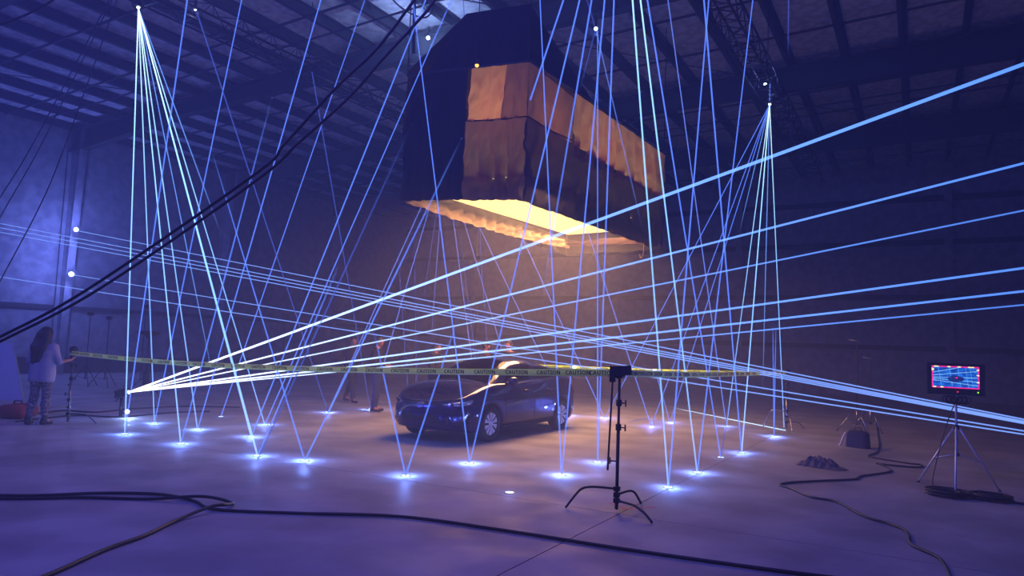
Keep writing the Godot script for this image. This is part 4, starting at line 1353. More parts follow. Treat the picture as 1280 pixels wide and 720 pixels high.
func person(at: Vector3, turn: float, label: String, P: Dictionary, mats: Dictionary, group := "") -> Node3D:
	var o := base("person", at, turn)
	tag(o, label, "person", group)
	var s: float = P.get("size", 1.0)
	var body := []
	var J := func(x, y, z): return Vector3(x, y, z) * s
	var hip: Array = P.hips
	var neck: Vector3 = J.call(0.0, 1.44, 0.0) + P.get("lean", Vector3.ZERO)
	var headc: Vector3 = neck + J.call(0.0, 0.135, -0.02)
	var face: Vector3 = P.get("face", Vector3(0, 0, -1)).normalized()
	var pel: Vector3 = J.call(0, 0.95, 0)
	var chest: Vector3 = pel.lerp(neck, 0.68)
	var wide: float = P.get("wide", 1.0)
	var torso := []
	for e in [-1.0, 1.0]:
		torso.append([pel + J.call(0.075 * e, -0.02, 0), pel + J.call(0.06 * e, 0.14, 0), 0.105 * wide, 0.095 * wide])
		torso.append([pel + J.call(0.06 * e, 0.14, 0), chest + J.call(0.085 * e * wide, 0.0, 0), 0.095 * wide, 0.105 * wide])
		torso.append([chest + J.call(0.085 * e * wide, 0.0, 0), neck + J.call(0.13 * e * wide, -0.075, 0.005), 0.100 * wide, 0.06])
		torso.append([neck + J.call(0.02 * e, -0.02, 0.005), neck + J.call(0.165 * e * wide, -0.075, 0.005), 0.05, 0.055])
	body.append_array(torso)
	body.append([neck + J.call(0, -0.06, 0.01), headc + J.call(0, -0.03, 0.01), 0.056, 0.052])
	var legs := []
	var shoes := []
	for k in 2:
		var e := -1.0 if k == 0 else 1.0
		var h0: Vector3 = pel + J.call(0.09 * e, -0.04, 0)
		var kn: Vector3 = hip[k][0] * s
		var an: Vector3 = hip[k][1] * s
		var toe: Vector3 = hip[k][2] * s
		legs.append([h0, kn, 0.092, 0.056])
		legs.append([kn, kn.lerp(an, 0.35) + J.call(0, 0, 0.012), 0.056, 0.056])
		legs.append([kn.lerp(an, 0.35) + J.call(0, 0, 0.012), an, 0.056, 0.037])
		body.append([an, an + (toe - an) * 0.9 + Vector3(0, 0.0, 0), 0.036, 0.026])
		shoes.append([an + Vector3(0, 0.05, 0.0), an + Vector3(0, -0.03, 0.0), 0.054, 0.05])
		var back := an - Vector3(toe.x - an.x, 0, toe.z - an.z).normalized() * 0.03
		shoes.append([Vector3(back.x, 0.045, back.z), Vector3(toe.x, 0.035, toe.z), 0.043, 0.036])
	body.append_array(legs)
	var arms := []
	var hands := []
	for k in 2:
		var e := -1.0 if k == 0 else 1.0
		var sh: Vector3 = neck + J.call(0.175 * e * wide, -0.085, 0.005)
		var el: Vector3 = P.arms[k][0] * s
		var wr: Vector3 = P.arms[k][1] * s
		arms.append([sh, el, 0.050, 0.038])
		arms.append([el, wr, 0.039, 0.027])
		var dd := (wr - el).normalized()
		hands.append_array(hand(wr, dd, P.arms[k][2].normalized(), P.arms[k][3], P.arms[k][4]))
	body.append_array(arms)
	body.append_array(head_bones(headc, face))
	var skin := put("body", flesh(body, 0.018, 0.035), mats.skin, o)
	var hst := flesh(hands, 0.006, 0.008)
	put("hands", hst, mats.skin, o)
	var top := []
	for t in torso: top.append([t[0], t[1], t[2] + 0.022, t[3] + 0.018])
	if P.get("long_top", 0.0) > 0.0:
		for e in [-1.0, 1.0]:
			top.append([pel + J.call(0.08 * e, 0.05, 0), pel + J.call(0.085 * e, -P.long_top, 0.01), 0.125, 0.135])
	for k in 2:
		var ru: float = P.get("sleeve", 1.0)
		var sh: Vector3 = arms[k * 2][0]
		top.append([sh, arms[k * 2][1], 0.066, 0.056])
		if ru > 0.5:
			top.append([arms[k * 2 + 1][0], arms[k * 2 + 1][0].lerp(arms[k * 2 + 1][1], ru), 0.056, 0.044])
	var ny := neck.y - 0.015
	var by: float = pel.y - P.get("long_top", 0.02) - 0.06
	put("top", flesh(top, 0.02, 0.05, func(p): return maxf(p.y - ny if p.distance_to(neck) < 0.16 else -1.0, by - p.y)), mats.top, o)
	var tr := []
	for l in legs: tr.append([l[0], l[1], l[2] + 0.018, l[3] + P.get("loose", 0.016)])
	for e in [-1.0, 1.0]: tr.append([pel + J.call(0.07 * e, 0.04, 0), pel + J.call(0.085 * e, -0.06, 0), 0.118 * wide, 0.115])
	put("trousers", flesh(tr, 0.018, 0.03, func(p): return maxf(p.y - pel.y - 0.06, 0.075 - p.y)), mats.trousers, o)
	put("shoes", flesh(shoes, 0.014, 0.02, func(p): return 0.004 - p.y), mats.shoes, o)
	var hair := []
	var u := Vector3.UP
	for q in P.hair: hair.append([headc + q[0], headc + q[1], q[2], q[3]])
	var fc := headc + face * 0.075
	put("hair", flesh(hair, 0.014, 0.03, func(p): return 0.078 - p.distance_to(fc + Vector3(0, -0.045, 0) + face * 0.03)), mats.hair, o)
	for e in [-1.0, 1.0]:
		var r := face.cross(u).normalized()
		put("eye", lathem([[0.0, 0.011], [0.008, 0.008], [0.011, 0.0]], face, 10), mats.eye, skin, headc + face * 0.085 + r * 0.032 * e + u * 0.008)
	return o

func people() -> void:
	var skin := mat(Color(0.62, 0.40, 0.32), 0.6)
	skin.subsurf_scatter_enabled = true
	skin.subsurf_scatter_strength = 0.1
	var eye := mat(Color(0.05, 0.04, 0.04), 0.2)
	var dark := mat(Color(0.05, 0.05, 0.06), 0.85)
	var hairm := mat(Color(0.02, 0.014, 0.012), 0.55)
	var jeans := mat(Color(0.10, 0.16, 0.34), 0.9)
	var prints := tri(mat(Color.WHITE, 0.9), 2.6)
	prints.albedo_texture = noise_tex(0.03, Color(0.05, 0.05, 0.08), Color(0.60, 0.52, 0.56), 256, 21, 3)
	var short := [[Vector3(0, 0.045, 0.012), Vector3(0, 0.03, 0.05), 0.100, 0.085], [Vector3(0, 0.10, 0), Vector3(0, 0.07, -0.05), 0.05, 0.05]]
	var stand := [[Vector3(-0.10, 0.50, -0.02), Vector3(-0.11, 0.09, 0.02), Vector3(-0.14, 0.04, -0.14)], [Vector3(0.10, 0.50, -0.02), Vector3(0.11, 0.09, 0.02), Vector3(0.14, 0.04, -0.14)]]
	var w := person(Vector3(-13.52, 0, -6.95), deg_to_rad(29.0), "standing woman with very long dark hair in a pale loose top and patterned leggings", {
		"size": 1.0, "hips": [[Vector3(-0.11, 0.49, 0.0), Vector3(-0.145, 0.09, 0.06), Vector3(-0.17, 0.04, -0.09)], [Vector3(0.09, 0.50, -0.03), Vector3(0.10, 0.09, 0.0), Vector3(0.14, 0.04, -0.14)]],
		"arms": [[Vector3(-0.26, 1.10, -0.02), Vector3(-0.12, 1.10, -0.24), Vector3(0.4, 0.6, 0), 1.0, 0.35], [Vector3(0.27, 1.11, -0.02), Vector3(0.30, 1.14, -0.24), Vector3(-0.5, 0.8, 0), 1.0, 0.35]],
		"long_top": 0.14, "sleeve": 0.35, "loose": 0.008, "face": Vector3(0.15, -0.1, -1),
		"hair": [[Vector3(0, 0.05, 0.012), Vector3(0, 0.02, 0.05), 0.108, 0.105], [Vector3(-0.04, 0.0, 0.05), Vector3(-0.08, -0.22, 0.10), 0.095, 0.10], [Vector3(0.04, 0.0, 0.05), Vector3(0.03, -0.24, 0.10), 0.09, 0.085], [Vector3(-0.08, -0.22, 0.10), Vector3(-0.10, -0.46, 0.12), 0.10, 0.055], [Vector3(0.03, -0.24, 0.10), Vector3(-0.02, -0.44, 0.12), 0.085, 0.05]]},
		{"skin": skin, "top": mat(Color(0.55, 0.52, 0.58), 0.9), "trousers": prints, "shoes": mat(Color(0.03, 0.025, 0.03), 0.6), "hair": hairm, "eye": eye})
	var ph := put("phone", boxm(Vector3(0.075, 0.15, 0.009), Vector3(0.29, 1.22, -0.36), Basis(Vector3.RIGHT, -0.6)), M.black, w)
	person(Vector3(-11.38, 0, -13.45), deg_to_rad(-62.0), "standing man in blue jeans and a dark jacket left of the car's nose", {
		"size": 1.06, "wide": 1.12, "hips": stand, "arms": [[Vector3(-0.27, 1.12, 0.04), Vector3(-0.18, 1.05, -0.20), Vector3(1, 0, 0), 1.0, 0.4], [Vector3(0.27, 1.12, 0.04), Vector3(0.20, 1.05, -0.20), Vector3(-1, 0, 0), -1.0, 0.4]], "hair": short},
		{"skin": skin, "top": dark, "trousers": jeans, "shoes": dark, "hair": hairm, "eye": eye}, "")
	person(Vector3(-13.6, 0, -15.0), deg_to_rad(-100.0), "shadowy person in dark clothes striding behind the man in jeans", {
		"size": 1.06, "wide": 1.1, "hips": [[Vector3(-0.10, 0.50, 0.10), Vector3(-0.11, 0.12, 0.34), Vector3(-0.12, 0.05, 0.20)], [Vector3(0.10, 0.51, -0.20), Vector3(0.11, 0.09, -0.28), Vector3(0.12, 0.04, -0.44)]],
		"arms": [[Vector3(-0.26, 1.14, -0.08), Vector3(-0.25, 0.92, -0.20), Vector3(1, 0, 0), 1.0, 0.5], [Vector3(0.26, 1.14, 0.14), Vector3(0.26, 0.90, 0.14), Vector3(-1, 0, 0), -1.0, 0.5]], "hair": short},
		{"skin": skin, "top": dark, "trousers": dark, "shoes": dark, "hair": hairm, "eye": eye}, "")
	person(Vector3(-11.2, 0, -15.6), deg_to_rad(-75.0), "dark clothed person standing behind the car's bonnet", {
		"size": 1.0, "wide": 1.08, "hips": stand, "arms": [[Vector3(-0.26, 1.10, 0.02), Vector3(-0.26, 0.86, -0.06), Vector3(1, 0, 0), 1.0, 0.5], [Vector3(0.26, 1.10, 0.02), Vector3(0.26, 0.86, -0.06), Vector3(-1, 0, 0), -1.0, 0.5]], "hair": short},
		{"skin": skin, "top": dark, "trousers": dark, "shoes": dark, "hair": hairm, "eye": eye}, "")
	person(Vector3(-9.5, 0, -15.35), deg_to_rad(-40.0), "person whose face shows above the car's roof at its left", {
		"size": 1.05, "wide": 1.1, "hips": stand, "arms": [[Vector3(-0.26, 1.12, 0.02), Vector3(-0.26, 0.88, -0.06), Vector3(1, 0, 0), 1.0, 0.5], [Vector3(0.26, 1.12, 0.02), Vector3(0.26, 0.88, -0.06), Vector3(-1, 0, 0), -1.0, 0.5]], "hair": short, "face": Vector3(-0.6, -0.1, -1)},
		{"skin": skin, "top": mat(Color(0.20, 0.08, 0.07), 0.9), "trousers": dark, "shoes": dark, "hair": hairm, "eye": eye}, "")
	person(Vector3(-9.05, 0, -15.75), deg_to_rad(180.0), "person whose face shows above the middle of the car's roof", {
		"size": 1.08, "wide": 1.1, "hips": stand, "arms": [[Vector3(-0.26, 1.12, 0.02), Vector3(-0.26, 0.88, -0.06), Vector3(1, 0, 0), 1.0, 0.5], [Vector3(0.26, 1.12, 0.02), Vector3(0.26, 0.88, -0.06), Vector3(-1, 0, 0), -1.0, 0.5]], "hair": short},
		{"skin": skin, "top": dark, "trousers": dark, "shoes": dark, "hair": hairm, "eye": eye}, "")

# ---------------------------------------------------------------- measured places (metres)
const PROJECTORS := [
	["laser projector at top left with the bright fan of beams", Vector3(-13.706, 8.250, -8.252), Vector3(-10.779, 0.000, -8.345), 0.45],
	["laser projector at upper right with the narrow fan of beams", Vector3(-3.242, 8.050, -18.511), Vector3(-4.287, 0.000, -15.258), 0.45],
	["laser projector hanging above the top edge of the picture", Vector3(-2.908, 7.600, -7.171), Vector3(-4.006, 0.000, -10.041), 0.90],
	["far laser projector hidden behind the black overhead box", Vector3(-13.559, 7.900, -18.882), Vector3(-10.803, 0.000, -15.701), 0.50],
	["low laser projector on the floor at left whose white beams spread right", Vector3(-13.570, 0.506, -8.630), Vector3(1.173, 3.659, -10.891), -0.51],
	["low laser projector on the floor past the right edge", Vector3(5.271, 0.175, -14.723), Vector3(-29.632, 5.355, -16.214), -0.18],
]
const MIRRORS := [
	["first glowing floor mirror from the left", Vector3(-11.398, 0.0, -7.224), 0.90],
	["second glowing floor mirror from the left", Vector3(-12.471, 0.0, -8.468), 0.90],
	["third glowing floor mirror from the left", Vector3(-9.867, 0.0, -7.166), 0.90],
	["fourth glowing floor mirror from the left", Vector3(-11.170, 0.0, -8.427), 0.90],
	["fifth glowing floor mirror from the left, very faint", Vector3(-12.629, 0.0, -10.062), 0.06],
	["sixth glowing floor mirror from the left", Vector3(-9.800, 0.0, -8.444), 0.90],
	["seventh glowing floor mirror from the left", Vector3(-8.160, 0.0, -7.166), 0.90],
	["eighth glowing floor mirror from the left", Vector3(-10.971, 0.0, -9.760), 0.90],
	["ninth glowing floor mirror from the left", Vector3(-7.388, 0.0, -7.314), 0.90],
	["tenth glowing floor mirror from the left", Vector3(-11.915, 0.0, -12.434), 0.90],
	["eleventh glowing floor mirror from the left", Vector3(-11.765, 0.0, -13.737), 0.90],
	["twelfth glowing floor mirror from the left", Vector3(-5.646, 0.0, -7.330), 0.90],
	["thirteenth glowing floor mirror from the left", Vector3(-5.556, 0.0, -8.674), 0.90],
	["fourteenth glowing floor mirror from the left, very faint", Vector3(-4.107, 0.0, -7.289), 0.06],
	["fifteenth glowing floor mirror from the left", Vector3(-4.135, 0.0, -8.730), 0.90],
	["sixteenth glowing floor mirror from the left", Vector3(-7.687, 0.0, -16.592), 0.90],
	["seventeenth glowing floor mirror from the left", Vector3(-4.184, 0.0, -10.071), 0.90],
	["eighteenth glowing floor mirror from the left", Vector3(-6.761, 0.0, -16.661), 0.90],
	["nineteenth glowing floor mirror from the left", Vector3(-5.249, 0.0, -15.703), 0.90],
	["twentieth glowing floor mirror from the left", Vector3(-2.722, 0.0, -8.854), 0.90],
	["twenty-first glowing floor mirror from the left", Vector3(-5.207, 0.0, -16.967), 0.90],
	["twenty-second glowing floor mirror from the left", Vector3(-2.728, 0.0, -10.210), 0.90],
	["twenty-third glowing floor mirror from the left, very faint", Vector3(-2.816, 0.0, -11.963), 0.06],
	["twenty-fourth glowing floor mirror from the left", Vector3(-3.922, 0.0, -17.173), 0.90],
	["twenty-fifth glowing floor mirror from the left", Vector3(-2.664, 0.0, -12.812), 0.90],
	["twenty-sixth glowing floor mirror from the left", Vector3(-2.653, 0.0, -15.921), 0.90],
]
const BEAMS := [
	["bright blue beam fanning down from the top left projector, first from the left", "fan from the top left projector", "bright", Vector3(-13.706, 8.250, -8.252), Vector3(-11.262, 0.020, -7.138)],
	["bright blue beam fanning down from the top left projector, second from the left", "fan from the top left projector", "fan", Vector3(-13.706, 8.250, -8.252), Vector3(-12.323, 0.020, -8.367)],
	["bright blue beam fanning down from the top left projector, third from the left", "fan from the top left projector", "bright", Vector3(-13.706, 8.250, -8.252), Vector3(-9.750, 0.020, -7.081)],
	["bright blue beam fanning down from the top left projector, fourth from the left", "fan from the top left projector", "fan", Vector3(-13.706, 8.250, -8.252), Vector3(-11.037, 0.020, -8.327)],
	["bright blue beam fanning down from the top left projector, fifth from the left", "fan from the top left projector", "fan_fade", Vector3(-13.706, 8.250, -8.252), Vector3(-12.530, 0.362, -9.872)],
	["bright blue beam fanning down from the top left projector, sixth from the left", "fan from the top left projector", "bright", Vector3(-13.706, 8.250, -8.252), Vector3(-9.683, 0.020, -8.343)],
	["bright blue beam fanning down from the top left projector, seventh from the left", "fan from the top left projector", "bright", Vector3(-13.706, 8.250, -8.252), Vector3(-8.063, 0.020, -7.080)],
	["bright blue beam fanning down from the top left projector, eighth from the left", "fan from the top left projector", "fan", Vector3(-13.706, 8.250, -8.252), Vector3(-10.840, 0.020, -9.644)],
	["bright blue beam fanning down from the top left projector, ninth from the left", "fan from the top left projector", "fan_fade", Vector3(-13.706, 8.250, -8.252), Vector3(-9.436, 3.264, -7.286)],
	["blue beam of the narrow fan from the upper right projector, first from the left", "fan from the upper right projector", "bounce", Vector3(-3.242, 8.050, -18.511), Vector3(-6.680, 0.020, -16.462)],
	["blue beam of the narrow fan from the upper right projector, second from the left", "fan from the upper right projector", "bounce", Vector3(-3.242, 8.050, -18.511), Vector3(-5.187, 0.020, -15.516)],
	["blue beam of the narrow fan from the upper right projector, third from the left", "fan from the upper right projector", "bounce", Vector3(-3.242, 8.050, -18.511), Vector3(-5.145, 0.020, -16.765)],
	["blue beam of the narrow fan from the upper right projector, fourth from the left", "fan from the upper right projector", "fan_fade", Vector3(-3.242, 8.050, -18.511), Vector3(-3.814, 4.692, -17.824)],
	["blue beam of the narrow fan from the upper right projector, fifth from the left", "fan from the upper right projector", "fan", Vector3(-3.242, 8.050, -18.511), Vector3(-3.875, 0.020, -16.968)],
	["blue beam of the narrow fan from the upper right projector, sixth from the left", "fan from the upper right projector", "bright", Vector3(-3.242, 8.050, -18.511), Vector3(-2.632, 0.020, -12.659)],
	["blue beam of the narrow fan from the upper right projector, seventh from the left", "fan from the upper right projector", "fan_fade", Vector3(-3.242, 8.050, -18.511), Vector3(-2.883, 0.823, -15.885)],
	["blue beam of the narrow fan from the upper right projector, eighth from the left", "fan from the upper right projector", "fan", Vector3(-3.242, 8.050, -18.511), Vector3(-2.769, 0.020, -17.955)],
	["upper part of the blue beam that grazes the top of the orange cloth", "beams from beyond the top edge", "bounce", Vector3(-2.908, 7.600, -7.171), Vector3(-3.968, 4.593, -7.199)],
	["lower part of a blue beam ending at the twelfth floor mirror from the left", "beams from beyond the top edge", "bounce_fade", Vector3(-5.579, 0.020, -7.243), Vector3(-4.872, 2.026, -7.224)],
	["blue beam from beyond the top edge to the thirteenth floor mirror from the left", "beams from beyond the top edge", "bounce", Vector3(-2.908, 7.600, -7.171), Vector3(-5.490, 0.020, -8.571)],
	["blue beam from beyond the top edge to the fourteenth floor mirror from the left", "beams from beyond the top edge", "bounce_fade", Vector3(-2.908, 7.600, -7.171), Vector3(-3.732, 2.170, -7.193)],
	["blue beam from beyond the top edge to the fifteenth floor mirror from the left", "beams from beyond the top edge", "bounce", Vector3(-2.908, 7.600, -7.171), Vector3(-4.086, 0.020, -8.626)],
	["blue beam from beyond the top edge to the seventeenth floor mirror from the left", "beams from beyond the top edge", "bounce", Vector3(-2.908, 7.600, -7.171), Vector3(-4.134, 0.020, -9.951)],
	["blue beam from beyond the top edge to the twentieth floor mirror from the left", "beams from beyond the top edge", "fan", Vector3(-2.908, 7.600, -7.171), Vector3(-2.690, 0.020, -8.748)],
	["blue beam from beyond the top edge to the twenty-second floor mirror from the left", "beams from beyond the top edge", "fan", Vector3(-2.908, 7.600, -7.171), Vector3(-2.696, 0.020, -10.088)],
	["blue beam from beyond the top edge to the twenty-third floor mirror from the left", "beams from beyond the top edge", "bounce", Vector3(-2.908, 7.600, -7.171), Vector3(-2.782, 0.020, -11.820)],
	["pale beam coming out below the black overhead box, first from the left", "fan below the overhead box", "pale", Vector3(-13.559, 7.900, -18.882), Vector3(-11.773, 0.020, -12.286)],
	["pale beam coming out below the black overhead box, second from the left", "fan below the overhead box", "pale", Vector3(-13.559, 7.900, -18.882), Vector3(-11.625, 0.020, -13.573)],
	["pale beam coming out below the black overhead box, third from the left", "fan below the overhead box", "dim_fade", Vector3(-13.559, 7.900, -18.882), Vector3(-12.390, 1.762, -16.332)],
	["pale beam coming out below the black overhead box, fourth from the left", "fan below the overhead box", "pale_fade", Vector3(-13.559, 7.900, -18.882), Vector3(-12.047, 1.301, -16.494)],
	["pale beam coming out below the black overhead box, fifth from the left", "fan below the overhead box", "pale", Vector3(-13.559, 7.900, -18.882), Vector3(-10.868, 0.020, -17.259)],
	["pale beam coming out below the black overhead box, sixth from the left", "fan below the overhead box", "pale", Vector3(-13.559, 7.900, -18.882), Vector3(-10.136, 0.020, -18.275)],
	["pale beam coming out below the black overhead box, seventh from the left", "fan below the overhead box", "pale", Vector3(-13.559, 7.900, -18.882), Vector3(-7.596, 0.020, -16.394)],
	["blue beam bouncing up off the first floor mirror from the left", "beams bouncing up off the floor mirrors", "bounce", Vector3(-11.262, 0.020, -7.138), Vector3(-8.454, 9.300, -5.960)],
	["blue beam bouncing up off the second floor mirror from the left", "beams bouncing up off the floor mirrors", "bounce", Vector3(-12.323, 0.020, -8.367), Vector3(-10.709, 9.300, -8.570)],
	["blue beam bouncing up off the third floor mirror from the left", "beams bouncing up off the floor mirrors", "bounce_fade", Vector3(-9.750, 0.020, -7.081), Vector3(-7.434, 4.857, -6.381)],
	["blue beam bouncing up off the fourth floor mirror from the left", "beams bouncing up off the floor mirrors", "bounce", Vector3(-11.037, 0.020, -8.327), Vector3(-8.078, 9.300, -8.352)],
	["blue beam bouncing up off the fifth floor mirror from the left", "beams bouncing up off the floor mirrors", "bounce", Vector3(-12.479, 0.020, -9.942), Vector3(-11.026, 9.515, -11.935)],
	["blue beam bouncing up off the sixth floor mirror from the left", "beams bouncing up off the floor mirrors", "bounce", Vector3(-9.683, 0.020, -8.343), Vector3(-5.311, 9.300, -8.300)],
	["blue beam bouncing up off the eighth floor mirror from the left", "beams bouncing up off the floor mirrors", "bounce", Vector3(-10.840, 0.020, -9.644), Vector3(-7.639, 9.300, -11.183)],
	["blue beam bouncing up off the seventh floor mirror from the left", "beams bouncing up off the floor mirrors", "bounce_fade", Vector3(-8.063, 0.020, -7.080), Vector3(-6.323, 2.655, -6.659)],
	["blue beam bouncing up off the ninth floor mirror from the left", "beams bouncing up off the floor mirrors", "bounce_fade", Vector3(-7.300, 0.020, -7.227), Vector3(-4.491, 4.014, -6.564)],
	["blue beam bouncing up off the eighteenth floor mirror from the left", "beams bouncing up off the floor mirrors", "bounce", Vector3(-6.680, 0.020, -16.462), Vector3(-8.620, 4.547, -15.307)],
	["blue beam bouncing up off the nineteenth floor mirror from the left", "beams bouncing up off the floor mirrors", "pale", Vector3(-5.187, 0.020, -15.516), Vector3(-6.167, 4.196, -13.973)],
	["blue beam bouncing up off the twenty-first floor mirror from the left", "beams bouncing up off the floor mirrors", "pale", Vector3(-5.145, 0.020, -16.765), Vector3(-5.444, 1.237, -16.497)],
	["blue beam bouncing up off the twenty-fourth floor mirror from the left", "beams bouncing up off the floor mirrors", "pale", Vector3(-3.875, 0.020, -16.968), Vector3(-4.847, 9.601, -15.068)],
	["blue beam bouncing up off the twenty-fifth floor mirror from the left", "beams bouncing up off the floor mirrors", "bounce", Vector3(-2.632, 0.020, -12.659), Vector3(-1.999, 9.300, -5.875)],
	["blue beam bouncing up off the thirteenth floor mirror from the left", "beams bouncing up off the floor mirrors", "bounce", Vector3(-5.490, 0.020, -8.571), Vector3(-8.557, 9.300, -10.340)],
	["blue beam bouncing up off the fifteenth floor mirror from the left", "beams bouncing up off the floor mirrors", "bounce", Vector3(-4.086, 0.020, -8.626), Vector3(-5.712, 9.300, -10.317)],
	["blue beam bouncing up off the seventeenth floor mirror from the left", "beams bouncing up off the floor mirrors", "bounce", Vector3(-4.134, 0.020, -9.951), Vector3(-5.592, 8.136, -12.865)],
	["blue beam bouncing up off the twentieth floor mirror from the left", "beams bouncing up off the floor mirrors", "bounce", Vector3(-2.690, 0.020, -8.748), Vector3(-2.622, 9.300, -10.615)],
	["blue beam bouncing up off the twenty-second floor mirror from the left", "beams bouncing up off the floor mirrors", "bounce", Vector3(-2.696, 0.020, -10.088), Vector3(-2.618, 9.300, -13.603)],
	["blue beam bouncing up off the twenty-third floor mirror from the left", "beams bouncing up off the floor mirrors", "dim_fade", Vector3(-2.782, 0.020, -11.820), Vector3(-2.776, 0.914, -12.366)],
	["blue beam bouncing up off the twelfth floor mirror from the left", "beams bouncing up off the floor mirrors", "bounce_fade", Vector3(-5.579, 0.020, -7.243), Vector3(-6.246, 1.887, -7.253)],
	["blue beam bouncing up off the tenth floor mirror from the left", "beams bouncing up off the floor mirrors", "dim", Vector3(-11.773, 0.020, -12.286), Vector3(-10.000, 6.833, -6.978)],
	["blue beam bouncing up off the eleventh floor mirror from the left", "beams bouncing up off the floor mirrors", "dim", Vector3(-11.625, 0.020, -13.573), Vector3(-9.816, 6.659, -9.315)],
	["faint beam rising from behind the car past the black cloth's edge", "beams bouncing up off the floor mirrors", "dim", Vector3(-10.623, 0.020, -17.599), Vector3(-9.647, 10.117, -13.911)],
	["short faint beam rising behind the car under the overhead box", "beams bouncing up off the floor mirrors", "dim_fade", Vector3(-10.811, 0.020, -17.339), Vector3(-10.538, 5.120, -15.368)],
	["faint beam rising left of the car's bonnet under the overhead box", "beams bouncing up off the floor mirrors", "dim_fade", Vector3(-12.045, 0.020, -15.626), Vector3(-11.195, 4.688, -13.656)],
	["faint upright beam just left of the car under the overhead box's corner", "beams bouncing up off the floor mirrors", "dim_fade", Vector3(-13.306, 0.020, -17.643), Vector3(-13.085, 5.960, -16.733)],
	["faint blue beam leaning up to the left edge of the black cloth", "beams bouncing up off the floor mirrors", "dim_fade", Vector3(-7.801, 0.020, -6.855), Vector3(-4.883, 4.109, -6.150)],
	["second blue beam leaning left up from the ninth floor mirror from the left", "beams bouncing up off the floor mirrors", "bounce_fade", Vector3(-7.300, 0.020, -7.227), Vector3(-10.845, 4.970, -8.049)],
	["blue beam leaving the small roof laser hit down to the right", "beams at the small roof laser hit", "pale_fade", Vector3(-6.360, 9.000, -14.530), Vector3(-5.293, 4.426, -14.914)],
	["short dim beam reaching the small roof laser hit from the upper left", "beams at the small roof laser hit", "dim", Vector3(-6.374, 9.600, -13.853), Vector3(-6.360, 9.000, -14.530)],
	["short dim beam falling left from the small roof laser hit", "beams at the small roof laser hit", "dim_fade", Vector3(-6.360, 9.000, -14.530), Vector3(-5.958, 6.891, -12.861)],
	["short bright beam between the right truss laser hit and the narrow fan", "beams at the right truss", "bounce", Vector3(-3.172, 8.620, -18.140), Vector3(-3.242, 8.050, -18.511)],
	["faint beam passing above the right truss at the top edge", "beams at the right truss", "dim_fade", Vector3(-2.131, 8.900, -14.114), Vector3(-2.044, 7.200, -13.488)],
	["left of two close upright beams on the rightmost floor mirror", "upright beams on the rightmost floor mirror", "bounce_fade", Vector3(-2.621, 0.020, -15.732), Vector3(-2.622, 2.424, -15.504)],
	["right of two close upright beams on the rightmost floor mirror", "upright beams on the rightmost floor mirror", "bounce_fade", Vector3(-2.621, 0.020, -15.732), Vector3(-2.564, 2.426, -15.537)],
	["bright laser line lying along the floor towards the far right stand", "laser lines on the floor", "streak", Vector3(-6.515, 0.030, -21.243), Vector3(-2.605, 0.030, -17.112)],
	["short laser line on the floor right of the car's rear wheel", "laser lines on the floor", "dim_fade", Vector3(-5.906, 0.020, -17.528), Vector3(-5.910, 0.020, -15.892)],
	["topmost of the six thick beams spreading right from the low left projector", "six beams from the low left projector", "thick", Vector3(-13.570, 0.506, -8.630), Vector3(5.927, 5.845, -7.601)],
	["second from the top of the six thick beams spreading right from the low left projector", "six beams from the low left projector", "low", Vector3(-13.570, 0.506, -8.630), Vector3(6.163, 5.143, -9.988)],
	["third from the top of the six thick beams spreading right from the low left projector", "six beams from the low left projector", "thin_low", Vector3(-13.570, 0.506, -8.630), Vector3(6.333, 4.722, -11.686)],
	["third from the bottom of the six thick beams spreading right from the low left projector", "six beams from the low left projector", "low", Vector3(-13.570, 0.506, -8.630), Vector3(6.184, 3.596, -10.459)],
	["second from the bottom of the six thick beams spreading right from the low left projector", "six beams from the low left projector", "low", Vector3(-13.570, 0.506, -8.630), Vector3(6.251, 3.293, -11.150)],
	["lowest of the six thick beams spreading right from the low left projector", "six beams from the low left projector", "thin_low", Vector3(-13.570, 0.506, -8.630), Vector3(6.458, 3.209, -13.150)],
	["uppermost of four close beams crossing the room to the laser hit on the left wall", "six beams from the low right projector", "cross", Vector3(5.271, 0.175, -14.723), Vector3(-27.500, 5.429, -14.871)],
	["second of four close beams crossing the room down to the right", "six beams from the low right projector", "cross", Vector3(5.271, 0.175, -14.723), Vector3(-28.900, 5.445, -12.950)],
	["third of four close beams crossing the room down to the right", "six beams from the low right projector", "cross", Vector3(5.271, 0.175, -14.723), Vector3(-28.900, 5.289, -12.964)],
	["lowest of four close beams crossing the room down to the right", "six beams from the low right projector", "cross", Vector3(5.271, 0.175, -14.723), Vector3(-28.900, 5.130, -12.977)],
	["upper of two low beams crossing the room to the lower wall laser hit", "six beams from the low right projector", "cross", Vector3(5.271, 0.175, -14.723), Vector3(-27.500, 3.758, -14.808)],
	["lower of two low beams crossing the room to the left wall", "six beams from the low right projector", "cross", Vector3(5.271, 0.175, -14.723), Vector3(-28.900, 3.516, -13.115)],
]
